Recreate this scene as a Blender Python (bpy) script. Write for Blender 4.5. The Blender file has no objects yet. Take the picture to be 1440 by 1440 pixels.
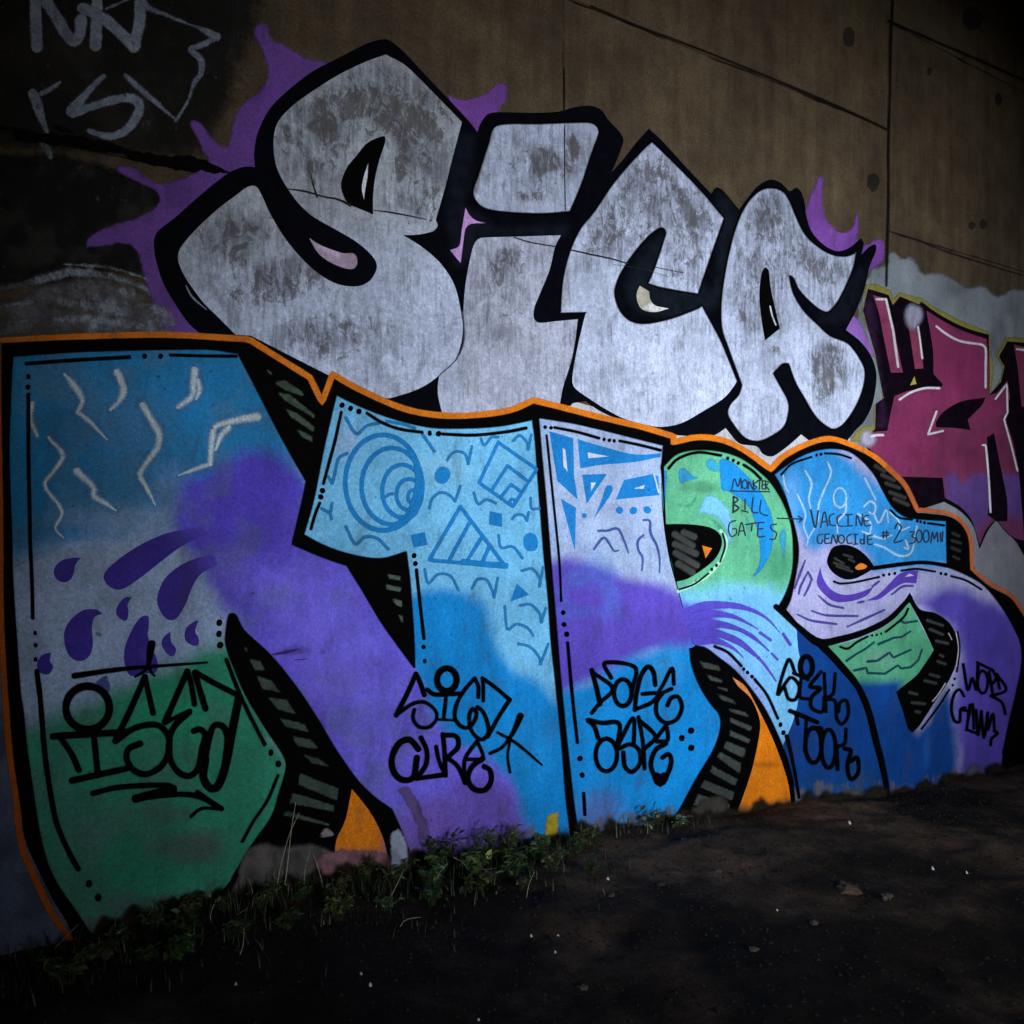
import bpy, bmesh, math, random, re
import numpy as np
from mathutils import Vector, Matrix
from mathutils.geometry import delaunay_2d_cdt

random.seed(7); np.random.seed(7)
SC = bpy.context.scene
COL = SC.collection

# ------------------------------------------------------------------ camera
EYE = 1.6
F = 1400.0                      # focal length in pixels of the 1440 px photograph
cam_d = bpy.data.cameras.new('camera'); cam = bpy.data.objects.new('camera', cam_d)
COL.objects.link(cam)
cam.location = (0, 0, EYE); cam.rotation_euler = (math.radians(90), 0, 0)
cam_d.sensor_width = 36; cam_d.lens = 36 * F / 1440
cam_d.clip_start = 0.05; cam_d.clip_end = 600
SC.camera = cam

# ------------------------------------------------------------------ wall frame
TH = math.atan2(1400, 1857)                       # heading of the wall from the x axis
DX, DY = math.cos(TH), math.sin(TH)               # along the wall
NX, NY = DY, -DX                                  # out of the wall, to the viewer
P0 = (80 / F * 4.93, 4.93)
NP = NX * P0[0] + NY * P0[1]
SUN_EL, SUN_AZ = math.radians(9), math.radians(-15)

# ------------------------------------------------------------------ world and sun
W = bpy.data.worlds.new('World'); SC.world = W; W.use_nodes = True
nt = W.node_tree
bg = nt.nodes['Background']; sky = nt.nodes.new('ShaderNodeTexSky'); sky.sky_type = 'NISHITA'
sky.sun_disc = False
nt.links.new(sky.outputs[0], bg.inputs[0]); bg.inputs[1].default_value = 0.012
to_sun = Vector((NX, NY, 0)) * math.cos(SUN_AZ) + Vector((DX, DY, 0)) * math.sin(SUN_AZ)
to_sun = (to_sun * math.cos(SUN_EL) + Vector((0, 0, math.sin(SUN_EL)))).normalized()
sky.sun_elevation = SUN_EL
sky.sun_rotation = math.atan2(to_sun.x, to_sun.y)
sd = bpy.data.lights.new('sun', 'SUN'); sun = bpy.data.objects.new('sun', sd); COL.objects.link(sun)
sd.energy = 1.5; sd.angle = math.radians(24); sd.color = (.87, .94, 1.0)
sun.rotation_euler = to_sun.to_track_quat('Z', 'Y').to_euler()
sun.location = (0, 0, 30)
SC.cycles.max_bounces = 4; SC.cycles.diffuse_bounces = 2; SC.cycles.glossy_bounces = 1; SC.cycles.transparent_max_bounces = 12
SC.view_settings.view_transform = 'Standard'; SC.view_settings.look = 'None'
SC.view_settings.gamma = 1; SC.view_settings.use_curve_mapping = False
SC.view_settings.exposure = 1.86

# ------------------------------------------------------------------ mapping
def px_sz(P):
    """pixels of the photograph -> (s, z) on the wall plane"""
    P = np.asarray(P, float).reshape(-1, 2)
    u = (P[:, 0] - 720) / F
    t = NP / (NX * u + NY)
    X, Y = t * u, t
    return np.stack([(X - P0[0]) * DX + (Y - P0[1]) * DY, EYE + t * (720 - P[:, 1]) / F], 1)

def wall_pt(s, p, z):
    return Vector((P0[0] + s * DX + p * NX, P0[1] + s * DY + p * NY, z))

_b = px_sz([(120, 1322), (335, 1264), (560, 1225), (640, 1203), (800, 1178), (945, 1156), (1120, 1128), (1250, 1116), (1410, 1084)])
def zg(s):
    return np.interp(s, np.r_[-60, -4.5, _b[:, 0], 12, 60], np.r_[_b[0, 1] + .02, _b[0, 1], _b[:, 1], _b[-1, 1] - .25, _b[-1, 1] - .3])

def ground_hit(px, py):
    u, v = (px - 720) / F, (720 - py) / F
    t = 4.0
    for _ in range(40):
        X, Y = t * u, t
        s = (X - P0[0]) * DX + (Y - P0[1]) * DY
        t = t * .5 + .5 * (float(zg(s)) - EYE) / v
    X, Y = t * u, t
    return (X - P0[0]) * DX + (Y - P0[1]) * DY, (X - P0[0]) * NX + (Y - P0[1]) * NY, t

# ------------------------------------------------------------------ colours
def lin(c):
    c = c / 255.0
    return c / 12.92 if c <= .04045 else ((c + .055) / 1.055) ** 2.4
def P(r, g, b, k=1.1):
    return tuple(min(.9, lin(x) * k) for x in (r, g, b))

# ------------------------------------------------------------------ materials
def node(t, ty, **kw):
    n = t.nodes.new(ty)
    for k, v in kw.items():
        if k in ('operation', 'blend_type', 'data_type', 'noise_dimensions', 'feature', 'attribute_name', 'attribute_type', 'interpolation_type'):
            setattr(n, k, v)
        else:
            n.inputs[k].default_value = v
    return n
def mathn(t, op, a, b=None, c=None):
    n = t.nodes.new('ShaderNodeMath'); n.operation = op
    for i, x in enumerate((a, b, c)):
        if x is None: continue
        if isinstance(x, (int, float)): n.inputs[i].default_value = x
        else: t.links.new(x, n.inputs[i])
    return n.outputs[0]
def maprange(t, v, a, b, c, d, smooth=False):
    n = t.nodes.new('ShaderNodeMapRange')
    if smooth: n.interpolation_type = 'SMOOTHSTEP'
    t.links.new(v, n.inputs[0])
    for i, x in enumerate((a, b, c, d)): n.inputs[1 + i].default_value = x
    return n.outputs[0]
def mix(t, fac, a, b, bt='MIX'):
    n = t.nodes.new('ShaderNodeMix'); n.data_type = 'RGBA'; n.blend_type = bt
    for i, x in ((0, fac), (6, a), (7, b)):
        if isinstance(x, (int, float)): n.inputs[i].default_value = x
        elif isinstance(x, tuple): n.inputs[i].default_value = (*x, 1)
        else: t.links.new(x, n.inputs[i])
    return n.outputs[2]
def noise(t, vec, scale, detail=6, rough=.6, dist=0.0):
    n = t.nodes.new('ShaderNodeTexNoise')
    n.inputs['Scale'].default_value = scale; n.inputs['Detail'].default_value = detail
    n.inputs['Roughness'].default_value = rough; n.inputs['Distortion'].default_value = dist
    t.links.new(vec, n.inputs['Vector'])
    return n.outputs['Fac']
def new_mat(name):
    m = bpy.data.materials.new(name); m.use_nodes = True
    t = m.node_tree; b = t.nodes['Principled BSDF']
    g = t.nodes.new('ShaderNodeNewGeometry')
    # wall coordinates from the world position (s, p, z)
    mp = t.nodes.new('ShaderNodeMapping'); mp.vector_type = 'TEXTURE'
    mp.inputs['Location'].default_value = (P0[0], P0[1], 0); mp.inputs['Rotation'].default_value = (0, 0, TH)
    t.links.new(g.outputs['Position'], mp.inputs['Vector'])
    return m, t, b, mp.outputs[0]
def scaled(t, vec, sc):
    mp = t.nodes.new('ShaderNodeMapping'); mp.inputs['Scale'].default_value = sc
    t.links.new(vec, mp.inputs['Vector']); return mp.outputs[0]
def bump(t, b, h, strength, dist):
    n = t.nodes.new('ShaderNodeBump'); n.inputs['Strength'].default_value = strength
    n.inputs['Distance'].default_value = dist
    t.links.new(h, n.inputs['Height']); t.links.new(n.outputs[0], b.inputs['Normal'])

def paint_mat(name, soft, silver=False):
    m, t, b, w = new_mat(name)
    at = t.nodes.new('ShaderNodeAttribute'); at.attribute_name = 'Col'
    wr = t.nodes.new('ShaderNodeAttribute'); wr.attribute_name = 'wear'
    big = noise(t, w, 2.3, 4, .62); fine = noise(t, w, 60, 3, .75); tiny = noise(t, w, 120, 1, .6)
    streak = noise(t, scaled(t, w, (9, 9, 1.1)), 1.6, 3, .65)
    v = mathn(t, 'MULTIPLY', maprange(t, big, .28, .72, .68, 1.22), maprange(t, fine, .2, .8, .80, 1.2))
    v = mathn(t, 'MULTIPLY', v, maprange(t, streak, .3, .7, .90, 1.07))
    v = mathn(t, 'MULTIPLY', v, maprange(t, tiny, .25, .75, .85, 1.15))
    c = t.nodes.new('ShaderNodeVectorMath'); c.operation = 'SCALE'
    t.links.new(at.outputs['Color'], c.inputs[0]); t.links.new(v, c.inputs['Scale'])
    col = c.outputs[0]
    # worn spots where the concrete shows through
    wn = noise(t, scaled(t, w, (1, 1, .7)), 17 if silver else 8, 7, .82, .9 if silver else .4)
    k = mathn(t, 'ADD', wn, mathn(t, 'MULTIPLY', mathn(t, 'SUBTRACT', wr.outputs['Fac'], .55), .42))
    mask = maprange(t, k, .455 if silver else .50, .53 if silver else .58, 0, 1, True)
    pit = noise(t, w, 34, 1, .5)
    mask2 = mathn(t, 'MULTIPLY', maprange(t, pit, .735, .76, 0, 1), maprange(t, big, .45, .6, 0, .8))
    if silver:
        gran = noise(t, scaled(t, w, (1, 1, .8)), 28, 4, .8, .3)
        g2 = t.nodes.new('ShaderNodeVectorMath'); g2.operation = 'SCALE'; t.links.new(col, g2.inputs[0]); t.links.new(maprange(t, gran, .3, .72, 1.2, .74), g2.inputs['Scale']); col = g2.outputs[0]
        st2 = noise(t, scaled(t, w, (26, 26, 3.4)), 1.5, 5, .75, .5)
        film = mathn(t, 'ADD', mathn(t, 'MULTIPLY', noise(t, w, 5.5, 4, .7, .7), .45), mathn(t, 'MULTIPLY', st2, .55))
        film = mathn(t, 'ADD', film, mathn(t, 'MULTIPLY', wr.outputs['Fac'], .16))
        col = mix(t, maprange(t, film, .46, .68, 0, .8, True), col, P(96, 100, 114))
    col = mix(t, mathn(t, 'MULTIPLY', mask, .72 if silver else .85), col, P(72, 66, 62) if silver else P(88, 84, 88))
    grime = noise(t, scaled(t, w, (3, 3, 1.2)), 2.2, 5, .7, .5)
    col = mix(t, maprange(t, grime, .54, .72, 0, .0 if silver else .42, True), col, P(58, 56, 60))
    col = mix(t, mathn(t, 'MULTIPLY', mask2, .75), col, P(30, 28, 28))
    t.links.new(col, b.inputs['Base Color'])
    t.links.new(maprange(t, fine, .2, .8, .42 if silver else .5, .7 if silver else .8), b.inputs['Roughness'])
    b.inputs['Specular IOR Level'].default_value = .12
    h = mathn(t, 'ADD', mathn(t, 'MULTIPLY', noise(t, w, 22, 3, .6), .7), mathn(t, 'MULTIPLY', fine, .35))
    bump(t, b, h, .5, .006)
    if soft:
        out = t.nodes['Material Output']; tr = t.nodes.new('ShaderNodeBsdfTransparent'); mx = t.nodes.new('ShaderNodeMixShader')
        gr = noise(t, w, 220, 1, .5)
        a = mathn(t, 'SUBTRACT', mathn(t, 'MULTIPLY', at.outputs['Alpha'], 1.35), maprange(t, gr, .3, .7, 0, .35))
        er = mathn(t, 'MULTIPLY', maprange(t, noise(t, w, 16, 6, .75), .40, .60, 0, 1.1), wr.outputs['Fac'])
        a = mathn(t, 'SUBTRACT', a, er)
        n = t.nodes.new('ShaderNodeClamp'); t.links.new(a, n.inputs[0])
        t.links.new(n.outputs[0], mx.inputs[0]); t.links.new(tr.outputs[0], mx.inputs[1]); t.links.new(b.outputs[0], mx.inputs[2])
        t.links.new(mx.outputs[0], out.inputs[0])
    return m
M_FILL = paint_mat('spray_paint_fill', False)
M_SOFT = paint_mat('spray_paint_soft', True)
M_SILV = paint_mat('silver_paint', False, True)

def black_mat(name, soft):
    m, t, b, w = new_mat(name)
    at = t.nodes.new('ShaderNodeAttribute'); at.attribute_name = 'Col'
    n = noise(t, w, 14, 3, .7)
    c = t.nodes.new('ShaderNodeVectorMath'); c.operation = 'SCALE'
    t.links.new(at.outputs['Color'], c.inputs[0]); t.links.new(maprange(t, n, .3, .7, .5, 1.5), c.inputs['Scale'])
    t.links.new(c.outputs[0], b.inputs['Base Color']); b.inputs['Roughness'].default_value = .7
    b.inputs['Specular IOR Level'].default_value = .03
    if soft:
        out = t.nodes['Material Output']; tr = t.nodes.new('ShaderNodeBsdfTransparent'); mx = t.nodes.new('ShaderNodeMixShader')
        t.links.new(at.outputs['Alpha'], mx.inputs[0]); t.links.new(tr.outputs[0], mx.inputs[1]); t.links.new(b.outputs[0], mx.inputs[2])
        t.links.new(mx.outputs[0], out.inputs[0])
    return m
M_BLACK = black_mat('black_spray_paint', False)
M_BLACK_SOFT = black_mat('black_spray_line', True)

def concrete_mat(name, base, dark):
    m, t, b, w = new_mat(name)
    big = noise(t, w, .9, 5, .6); mid = noise(t, w, 6, 6, .68); fine = noise(t, w, 75, 3, .75)
    run = noise(t, scaled(t, w, (5, 5, .5)), 2.0, 5, .62)
    col = mix(t, maprange(t, big, .35, .68, 0, 1, True), base, dark)
    v = mathn(t, 'MULTIPLY', maprange(t, mid, .3, .7, .66, 1.3), maprange(t, fine, .25, .75, .55, 1.42))
    v = mathn(t, 'MULTIPLY', v, maprange(t, run, .3, .7, .68, 1.2))
    c = t.nodes.new('ShaderNodeVectorMath'); c.operation = 'SCALE'
    t.links.new(col, c.inputs[0]); t.links.new(v, c.inputs['Scale'])
    pit = maprange(t, noise(t, w, 42, 3, .5), .70, .73, 0, 1)
    col = mix(t, mathn(t, 'MULTIPLY', pit, .7), c.outputs[0], (.02, .018, .015))
    t.links.new(col, b.inputs['Base Color']); b.inputs['Roughness'].default_value = .88
    b.inputs['Specular IOR Level'].default_value = .2
    h = mathn(t, 'ADD', mathn(t, 'MULTIPLY', mid, .8), mathn(t, 'MULTIPLY', fine, .45))
    h = mathn(t, 'SUBTRACT', h, mathn(t, 'MULTIPLY', pit, .5))
    bump(t, b, h, .6, .010)
    return m
M_CONC = concrete_mat('brown_concrete', (.114, .082, .048), (.062, .045, .029))
M_CORE = concrete_mat('dark_concrete', (.03, .026, .022), (.018, .016, .014))
M_GREY = concrete_mat('grey_concrete', (.12, .115, .105), (.08, .075, .07))

# ------------------------------------------------------------------ object helpers
WALL_ROT = Matrix.Rotation(TH, 4, 'Z')
def tag(o, label=None, cat=None, group=None, kind=None):
    if label: o['label'] = label
    if cat: o['category'] = cat
    if group: o['group'] = group
    if kind: o['kind'] = kind
    return o
def link(name, me, parent=None, mat=None):
    o = bpy.data.objects.new(name, me); COL.objects.link(o)
    if mat is not None and me is not None and not me.materials: me.materials.append(mat)
    if parent is not None: o.parent = parent
    return o
class Root:
    """an Empty on the wall at (s, z); its children are drawn in wall coordinates relative to it"""
    def __init__(self, name, label, cat, s=0., z=0., group=None, p=0.):
        self.s, self.z = s, z
        self.o = bpy.data.objects.new(name, None); COL.objects.link(self.o)
        self.o.empty_display_size = .1
        self.o.location = wall_pt(s, p, z); self.o.rotation_euler = (0, 0, TH)
        tag(self.o, label, cat, group)
def mesh_from(name, V, Fc, col=None, wear=None):
    me = bpy.data.meshes.new(name)
    me.from_pydata([tuple(map(float, v)) for v in V], [], Fc)
    if col is not None:
        a = me.color_attributes.new('Col', 'FLOAT_COLOR', 'POINT')
        a.data.foreach_set('color', np.asarray(col, np.float32).ravel())
        w = me.attributes.new('wear', 'FLOAT', 'POINT')
        w.data.foreach_set('value', np.asarray(wear if wear is not None else np.zeros(len(V)), np.float32))
    me.update()
    return me
def box_bm(bm, x0, x1, y0, y1, z0, z1, bev=0):
    r = bmesh.ops.create_cube(bm, size=1)
    for v in r['verts']:
        v.co = Vector((x0 if v.co.x < 0 else x1, y0 if v.co.y < 0 else y1, z0 if v.co.z < 0 else z1))
    if bev:
        es = list({e for v in r['verts'] for e in v.link_edges})
        bmesh.ops.bevel(bm, geom=es, offset=bev, segments=2, affect='EDGES')
def bm_obj(name, bm, mat, parent=None):
    me = bpy.data.meshes.new(name); bm.normal_update(); bm.to_mesh(me); bm.free()
    return link(name, me, parent, mat)

# ------------------------------------------------------------------ 2D drawing helpers (photo pixels)
def parse(s, z=None):
    pts, corner = [], []
    for a in s.split():
        c = a.endswith('*'); a = a.rstrip('*')
        x, y = map(float, a.split(','))
        if z: x, y = z[0] + x / z[2], z[1] + y / z[2]
        pts.append((x, y)); corner.append(c)
    return np.array(pts), corner
def cr(p0, p1, p2, p3, n):
    t = np.linspace(0, 1, n, endpoint=False)[:, None]
    return .5 * (2 * p1 + (p2 - p0) * t + (2 * p0 - 5 * p1 + 4 * p2 - p3) * t ** 2 + (3 * p1 - p0 - 3 * p2 + p3) * t ** 3)
def curve(pts, corner, closed, step=3.0, straight=False):
    n = len(pts); out = []
    for i in range(n if closed else n - 1):
        p1, p2 = pts[i], pts[(i + 1) % n]
        L = np.linalg.norm(p2 - p1); k = max(1, int(L / step))
        if straight or (corner[i] and corner[(i + 1) % n]):
            out.append(p1 + (p2 - p1) * np.linspace(0, 1, k, endpoint=False)[:, None]); continue
        a = pts[i - 1] if (closed or i > 0) and not corner[i] else p1 * 2 - p2
        b = pts[(i + 2) % n] if (closed or i + 2 < n) and not corner[(i + 1) % n] else p2 * 2 - p1
        # keep the end tangents no longer than the segment
        def lim(q, r):
            d = q - r; l = np.linalg.norm(d)
            return r + d * min(1, 1.4 * L / max(l, 1e-6))
        out.append(cr(lim(a, p1), p1, p2, lim(b, p2), k))
    if not closed: out.append(pts[-1:])
    return np.concatenate(out)
def inside(Q, poly):
    x, y = Q[:, 0], Q[:, 1]; r = np.zeros(len(Q), bool)
    a = poly; b = np.roll(poly, -1, 0)
    for (x1, y1), (x2, y2) in zip(a, b):
        if y1 == y2: continue
        c = ((y1 > y) != (y2 > y)) & (x < (x2 - x1) * (y - y1) / (y2 - y1) + x1)
        r ^= c
    return r
def segdist(Q, pts, closed):
    d = np.full(len(Q), 1e9); n = len(pts)
    for i in range(n if closed else n - 1):
        a, b = pts[i], pts[(i + 1) % n]; ab = b - a
        t = np.clip(((Q - a) @ ab) / max(ab @ ab, 1e-9), 0, 1)[:, None]
        d = np.minimum(d, np.linalg.norm(Q - (a + t * ab), axis=1))
    return d
_lat = np.random.rand(256, 256)
def vnoise(Q, sc):
    q = Q / sc; i = np.floor(q).astype(int); f = q - i; f = f * f * (3 - 2 * f)
    g = lambda a, b: _lat[(i[:, 0] + a) % 256, (i[:, 1] + b) % 256]
    return (g(0, 0) * (1 - f[:, 0]) + g(1, 0) * f[:, 0]) * (1 - f[:, 1]) + (g(0, 1) * (1 - f[:, 0]) + g(1, 1) * f[:, 0]) * f[:, 1]
def fb(Q, sc):
    return (vnoise(Q, sc) + .5 * vnoise(Q + 37, sc / 2) + .25 * vnoise(Q + 91, sc / 4)) / 1.75 - .5
def smooth(t):
    t = np.clip(t, 0, 1); return t * t * (3 - 2 * t)
def shade(Q, base, ops):
    col = np.repeat(np.array([base], float), len(Q), 0); wear = np.zeros(len(Q))
    for op in ops:
        k = op[0]
        if k in ('poly', 'wpoly'):
            pts, c = parse(op[1]) if isinstance(op[1], str) else op[1]
            pp = curve(pts, c, True, 8); d = segdist(Q, pp, True); d = np.where(inside(Q, pp), d, -d)
            d = d + fb(Q, 26) * op[2] * .9
            a = smooth(d / op[2] * .5 + .5) * op[-1]
        elif k in ('blob', 'wblob'):
            _, cx, cy, rx, ry = op[:5]
            d = np.hypot((Q[:, 0] - cx) / rx, (Q[:, 1] - cy) / ry) + fb(Q, 22) * .5
            a = smooth(1.25 - d) * op[-1]
        elif k == 'grad':
            x0, y0, x1, y1 = op[1:5]; dd = np.array([x1 - x0, y1 - y0])
            a = smooth((((Q - (x0, y0)) @ dd) / (dd @ dd)) + fb(Q, 40) * .45) * op[-1]
        elif k == 'mott':
            a = smooth((fb(Q, op[1]) + .5 - op[2]) * 5) * op[-1]
        if k[0] == 'w': wear = np.maximum(wear, a)
        else: col = col * (1 - a[:, None]) + np.array(op[-2]) * a[:, None]
    return col, wear

LAYER = {}
def fill(R, name, path, off, base, ops=(), step=None, mat=None, parent=None, z=None, straight=False, soft=0, rough=0, label=None, bstep=3.0):
    """a patch of paint: outline in photo pixels, laid on the wall at off millimetres"""
    pts, c = parse(path, z) if isinstance(path, str) else path
    bp = curve(pts, c, True, bstep, straight)
    if rough: bp = bp + np.stack([fb(bp, 9), fb(bp + 500, 9)], 1) * rough * 2
    keep = [0]
    for i in range(1, len(bp)):
        if np.linalg.norm(bp[i] - bp[keep[-1]]) > .25: keep.append(i)
    bp = bp[keep]
    Q = bp; alpha = None
    if step:
        lo, hi = bp.min(0), bp.max(0)
        gx, gy = np.meshgrid(np.arange(lo[0], hi[0], step), np.arange(lo[1], hi[1], step))
        G = np.stack([gx.ravel(), gy.ravel()], 1); G += (np.random.rand(*G.shape) - .5) * step * .5
        G = G[inside(G, bp)]; d = segdist(G, bp, True)
        G = G[d > step * .4]; d = d[d > step * .4]
        Q = np.concatenate([bp, G])
        if soft: alpha = np.r_[np.zeros(len(bp)), smooth(d / soft)]
    vs, _, fs, *_ = delaunay_2d_cdt([Vector(map(float, q)) for q in Q], [], [list(range(len(bp)))], 1, 1e-6)
    if len(vs) != len(Q):
        Q2 = np.array([tuple(v) for v in vs])
        if alpha is not None:
            dd = segdist(Q2, bp, True); alpha = smooth(dd / soft)
        Q = Q2
    col, wear = shade(Q, base, ops)
    col = np.c_[col, alpha if alpha is not None else np.ones(len(Q))]
    sz = px_sz(Q)
    V = np.c_[sz[:, 0] - R.s, np.full(len(Q), -off * .001), sz[:, 1] - R.z]
    fc = []
    for f in fs:
        a, b, cc = (V[i] for i in f[:3])
        nrm = np.cross(b - a, cc - a)
        fc.append(tuple(f) if nrm[1] < 0 else tuple(reversed(f)))
    o = link(name, mesh_from(name, V, fc, col, wear), parent or R.o, mat or (M_SOFT if soft else M_BLACK if max(base) < .012 and not ops else M_FILL))
    if label: o['label'] = label
    return o
_k = [0]
def ribbon(pts, w, feather, closed=False, straight=False, step=2.5, taper=None):
    pts = np.asarray(pts, float)
    c = curve(pts, [False] * len(pts), closed, step, straight)
    keep = [0]
    for i in range(1, len(c)):
        if np.linalg.norm(c[i] - c[keep[-1]]) > .2: keep.append(i)
    c = c[keep]; n = len(c)
    if closed: c = np.concatenate([c, c[:1]]); n += 1
    T = np.gradient(c, axis=0)
    if closed: T[0] = T[-1] = c[1] - c[-2]
    T /= np.maximum(np.linalg.norm(T, axis=1), 1e-9)[:, None]
    N = np.stack([-T[:, 1], T[:, 0]], 1)
    L = np.linspace(0, 1, n)
    if taper is None: ww = np.full(n, w / 2)
    else: ww = np.interp(L, np.linspace(0, 1, len(taper)), taper) / 2
    ww = ww * (1 + .10 * fb(c + 13, 14) * 2)
    rows = []                                   # (centre, normal, halfwidth, alpha scale)
    if not closed:
        for a in (1.5, 1.1, .75, .4):
            rows.append((c[0] - T[0] * ww[0] * math.sin(a), N[0], ww[0] * math.cos(a)))
    rows += [(c[i], N[i], ww[i]) for i in range(n)]
    if not closed:
        for a in (.4, .75, 1.1, 1.5):
            rows.append((c[-1] + T[-1] * ww[-1] * math.sin(a), N[-1], ww[-1] * math.cos(a)))
    V, A = [], []
    for ce, nn, h in rows:
        f = min(feather, h * 1.6)
        for q, a in ((-h - f / 2, 0), (-max(h - f / 2, h * .15), 1), (max(h - f / 2, h * .15), 1), (h + f / 2, 0)):
            V.append(ce + nn * q); A.append(a)
    if not closed:
        for k in (0, len(rows) - 1):
            for j in range(4): A[k * 4 + j] = 0
    Fc = []
    for i in range(len(rows) - 1):
        for j in range(3):
            a = i * 4 + j; Fc.append((a, a + 1, a + 5, a + 4))
    return np.array(V), A, Fc
def stroke(R, name, strokes, w, off, col, feather=1.2, parent=None, z=None, straight=False, alpha=1.0, closed=False, label=None, wear=0.0):
    """one painted mark: one or several brush lines; each may be (points, width or [widths])"""
    if isinstance(strokes, str): strokes = [strokes]
    AV, AA, AF, AO = [], [], [], []
    base = 0
    for si, st in enumerate(strokes):
        ww = w; tp = None
        if isinstance(st, tuple):
            st, ww = st
        if isinstance(ww, (list, tuple)): tp = ww; ww = max(ww)
        cl = closed
        if isinstance(st, str):
            if st.startswith('o'):              # ellipse: o cx,cy rx,ry [a0 a1]
                q = st[1:].split(); cx, cy = map(float, q[0].split(',')); rx, ry = map(float, q[1].split(','))
                a0, a1 = (float(q[2]), float(q[3])) if len(q) > 3 else (0, 360)
                cl = len(q) <= 3
                aa = np.radians(np.linspace(a0, a1, 25))[: (24 if cl else 25)]
                pts = np.stack([cx + rx * np.cos(aa), cy + ry * np.sin(aa)], 1)
                if z: pts = np.array([z[0], z[1]]) + pts / z[2]
            else: pts, _ = parse(st, z)
        else: pts = st
        V, A, Fc = ribbon(pts, ww, feather, cl, straight, taper=tp)
        ramp = np.linspace(0, .12, len(V)) + si * .13
        AV.append(V); AA += A; AO.append(ramp); AF += [tuple(i + base for i in f) for f in Fc]; base += len(V)
    Q = np.concatenate(AV); sz = px_sz(Q); _k[0] = (_k[0] + 1) % 9
    V = np.c_[sz[:, 0] - R.s, -(off + np.concatenate(AO) + _k[0] * .03) * .001, sz[:, 1] - R.z]
    fc = []
    for f in AF:
        a, b, c = V[f[0]], V[f[1]], V[f[2]]
        fc.append(f if np.cross(b - a, c - a)[1] < 0 else tuple(reversed(f)))
    cc = np.c_[np.repeat([col], len(V), 0), np.array(AA) * alpha]
    o = link(name, mesh_from(name, V, fc, cc, np.full(len(V), wear)), parent or R.o, M_BLACK_SOFT if max(col) < .012 else M_SOFT)
    if label: o['label'] = label
    return o
def edge(R, path, off, parent, w=2.4, f=2.6, closed=True, z=None):
    pts, c = parse(path, z); q = curve(pts, c, closed, 3)
    stroke(R, 'sprayed_edge', [(q, w)], w, off, BLK, feather=f, parent=parent, straight=True, closed=closed)
def dot(R, name, pts, r, off, col, parent=None, z=None, soft=1.2):
    for a in pts.split():
        x, y = map(float, a.split(','))
        if z: x, y = z[0] + x / z[2], z[1] + y / z[2]
        k = random.uniform(.85, 1.12); an = random.random() * 3
        q = [(x + r * k * math.cos(t + an) * (1 + .1 * math.sin(2 * t)), y + r * 1.08 * math.sin(t + an)) for t in np.linspace(0, 2 * math.pi, 13)[:-1]]
        fill(R, name, (np.array(q), [False] * 12), off, col, parent=parent, bstep=1.5)

# ------------------------------------------------------------------ ground (setting)
def dirt_mat():
    m, t, b, w = new_mat('bare_soil')
    big = noise(t, w, .8, 8, .6); mid = noise(t, w, 9, 9, .7); fine = noise(t, w, 85, 5, .75)
    col = mix(t, maprange(t, big, .44, .64, 0, 1, True), (.013, .0082, .0055), (.105, .066, .042))
    v = mathn(t, 'MULTIPLY', maprange(t, mid, .3, .7, .4, 1.7), maprange(t, fine, .28, .72, .3, 1.9))
    c = t.nodes.new('ShaderNodeVectorMath'); c.operation = 'SCALE'
    t.links.new(col, c.inputs[0]); t.links.new(v, c.inputs['Scale'])
    t.links.new(c.outputs[0], b.inputs['Base Color']); b.inputs['Roughness'].default_value = .95
    b.inputs['Specular IOR Level'].default_value = .15
    bump(t, b, mathn(t, 'ADD', mid, mathn(t, 'MULTIPLY', fine, .6)), .9, .03)
    return m
M_DIRT = dirt_mat()
def spaced(lo, a, b, hi, st):
    return np.unique(np.r_[np.linspace(lo, a - 2, 9), np.linspace(a - 2, a, 9), np.arange(a, b, st), np.linspace(b, b + 2, 9), np.linspace(b + 2, hi, 9)].round(4))
def ground_z(s, p):
    s = np.asarray(s, float); p = np.asarray(p, float)
    q = np.stack([s * 100, p * 100], 1)
    near = np.exp(-np.maximum(p, 0) / 2.5)
    n = fb(q, 90) * .10 + fb(q + 700, 24) * .060 + fb(q + 300, 11) * .034
    n *= np.clip(np.abs(p) / .25, .55, 1)
    bank = .10 * np.exp(-((p - .05) / .35) ** 2) * np.clip((-.0 - s) / 1.5, 0, 1) * 0.12
    return zg(s) * near + zg(np.zeros_like(s) - .5) * (1 - near) + n + bank
gs, gp = spaced(-70, -5.2, 7.2, 90, .042), spaced(-70, -.4, 5.4, 90, .042)
GS, GP = np.meshgrid(gs, gp)
GZ = ground_z(GS.ravel(), GP.ravel())
GV = [tuple(wall_pt(a, b, c)) for a, b, c in zip(GS.ravel(), GP.ravel(), GZ)]
nx = len(gs)
GF = [(j * nx + i, j * nx + i + 1, (j + 1) * nx + i + 1, (j + 1) * nx + i) for j in range(len(gp) - 1) for i in range(nx - 1)]
GF = [f[::-1] for f in GF]
g = link('ground', mesh_from('ground', GV, GF), None, M_DIRT); g['kind'] = 'structure'
for pl in g.data.polygons: pl.use_smooth = True
def gz(s, p): return float(ground_z([s], [p])[0])

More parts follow.
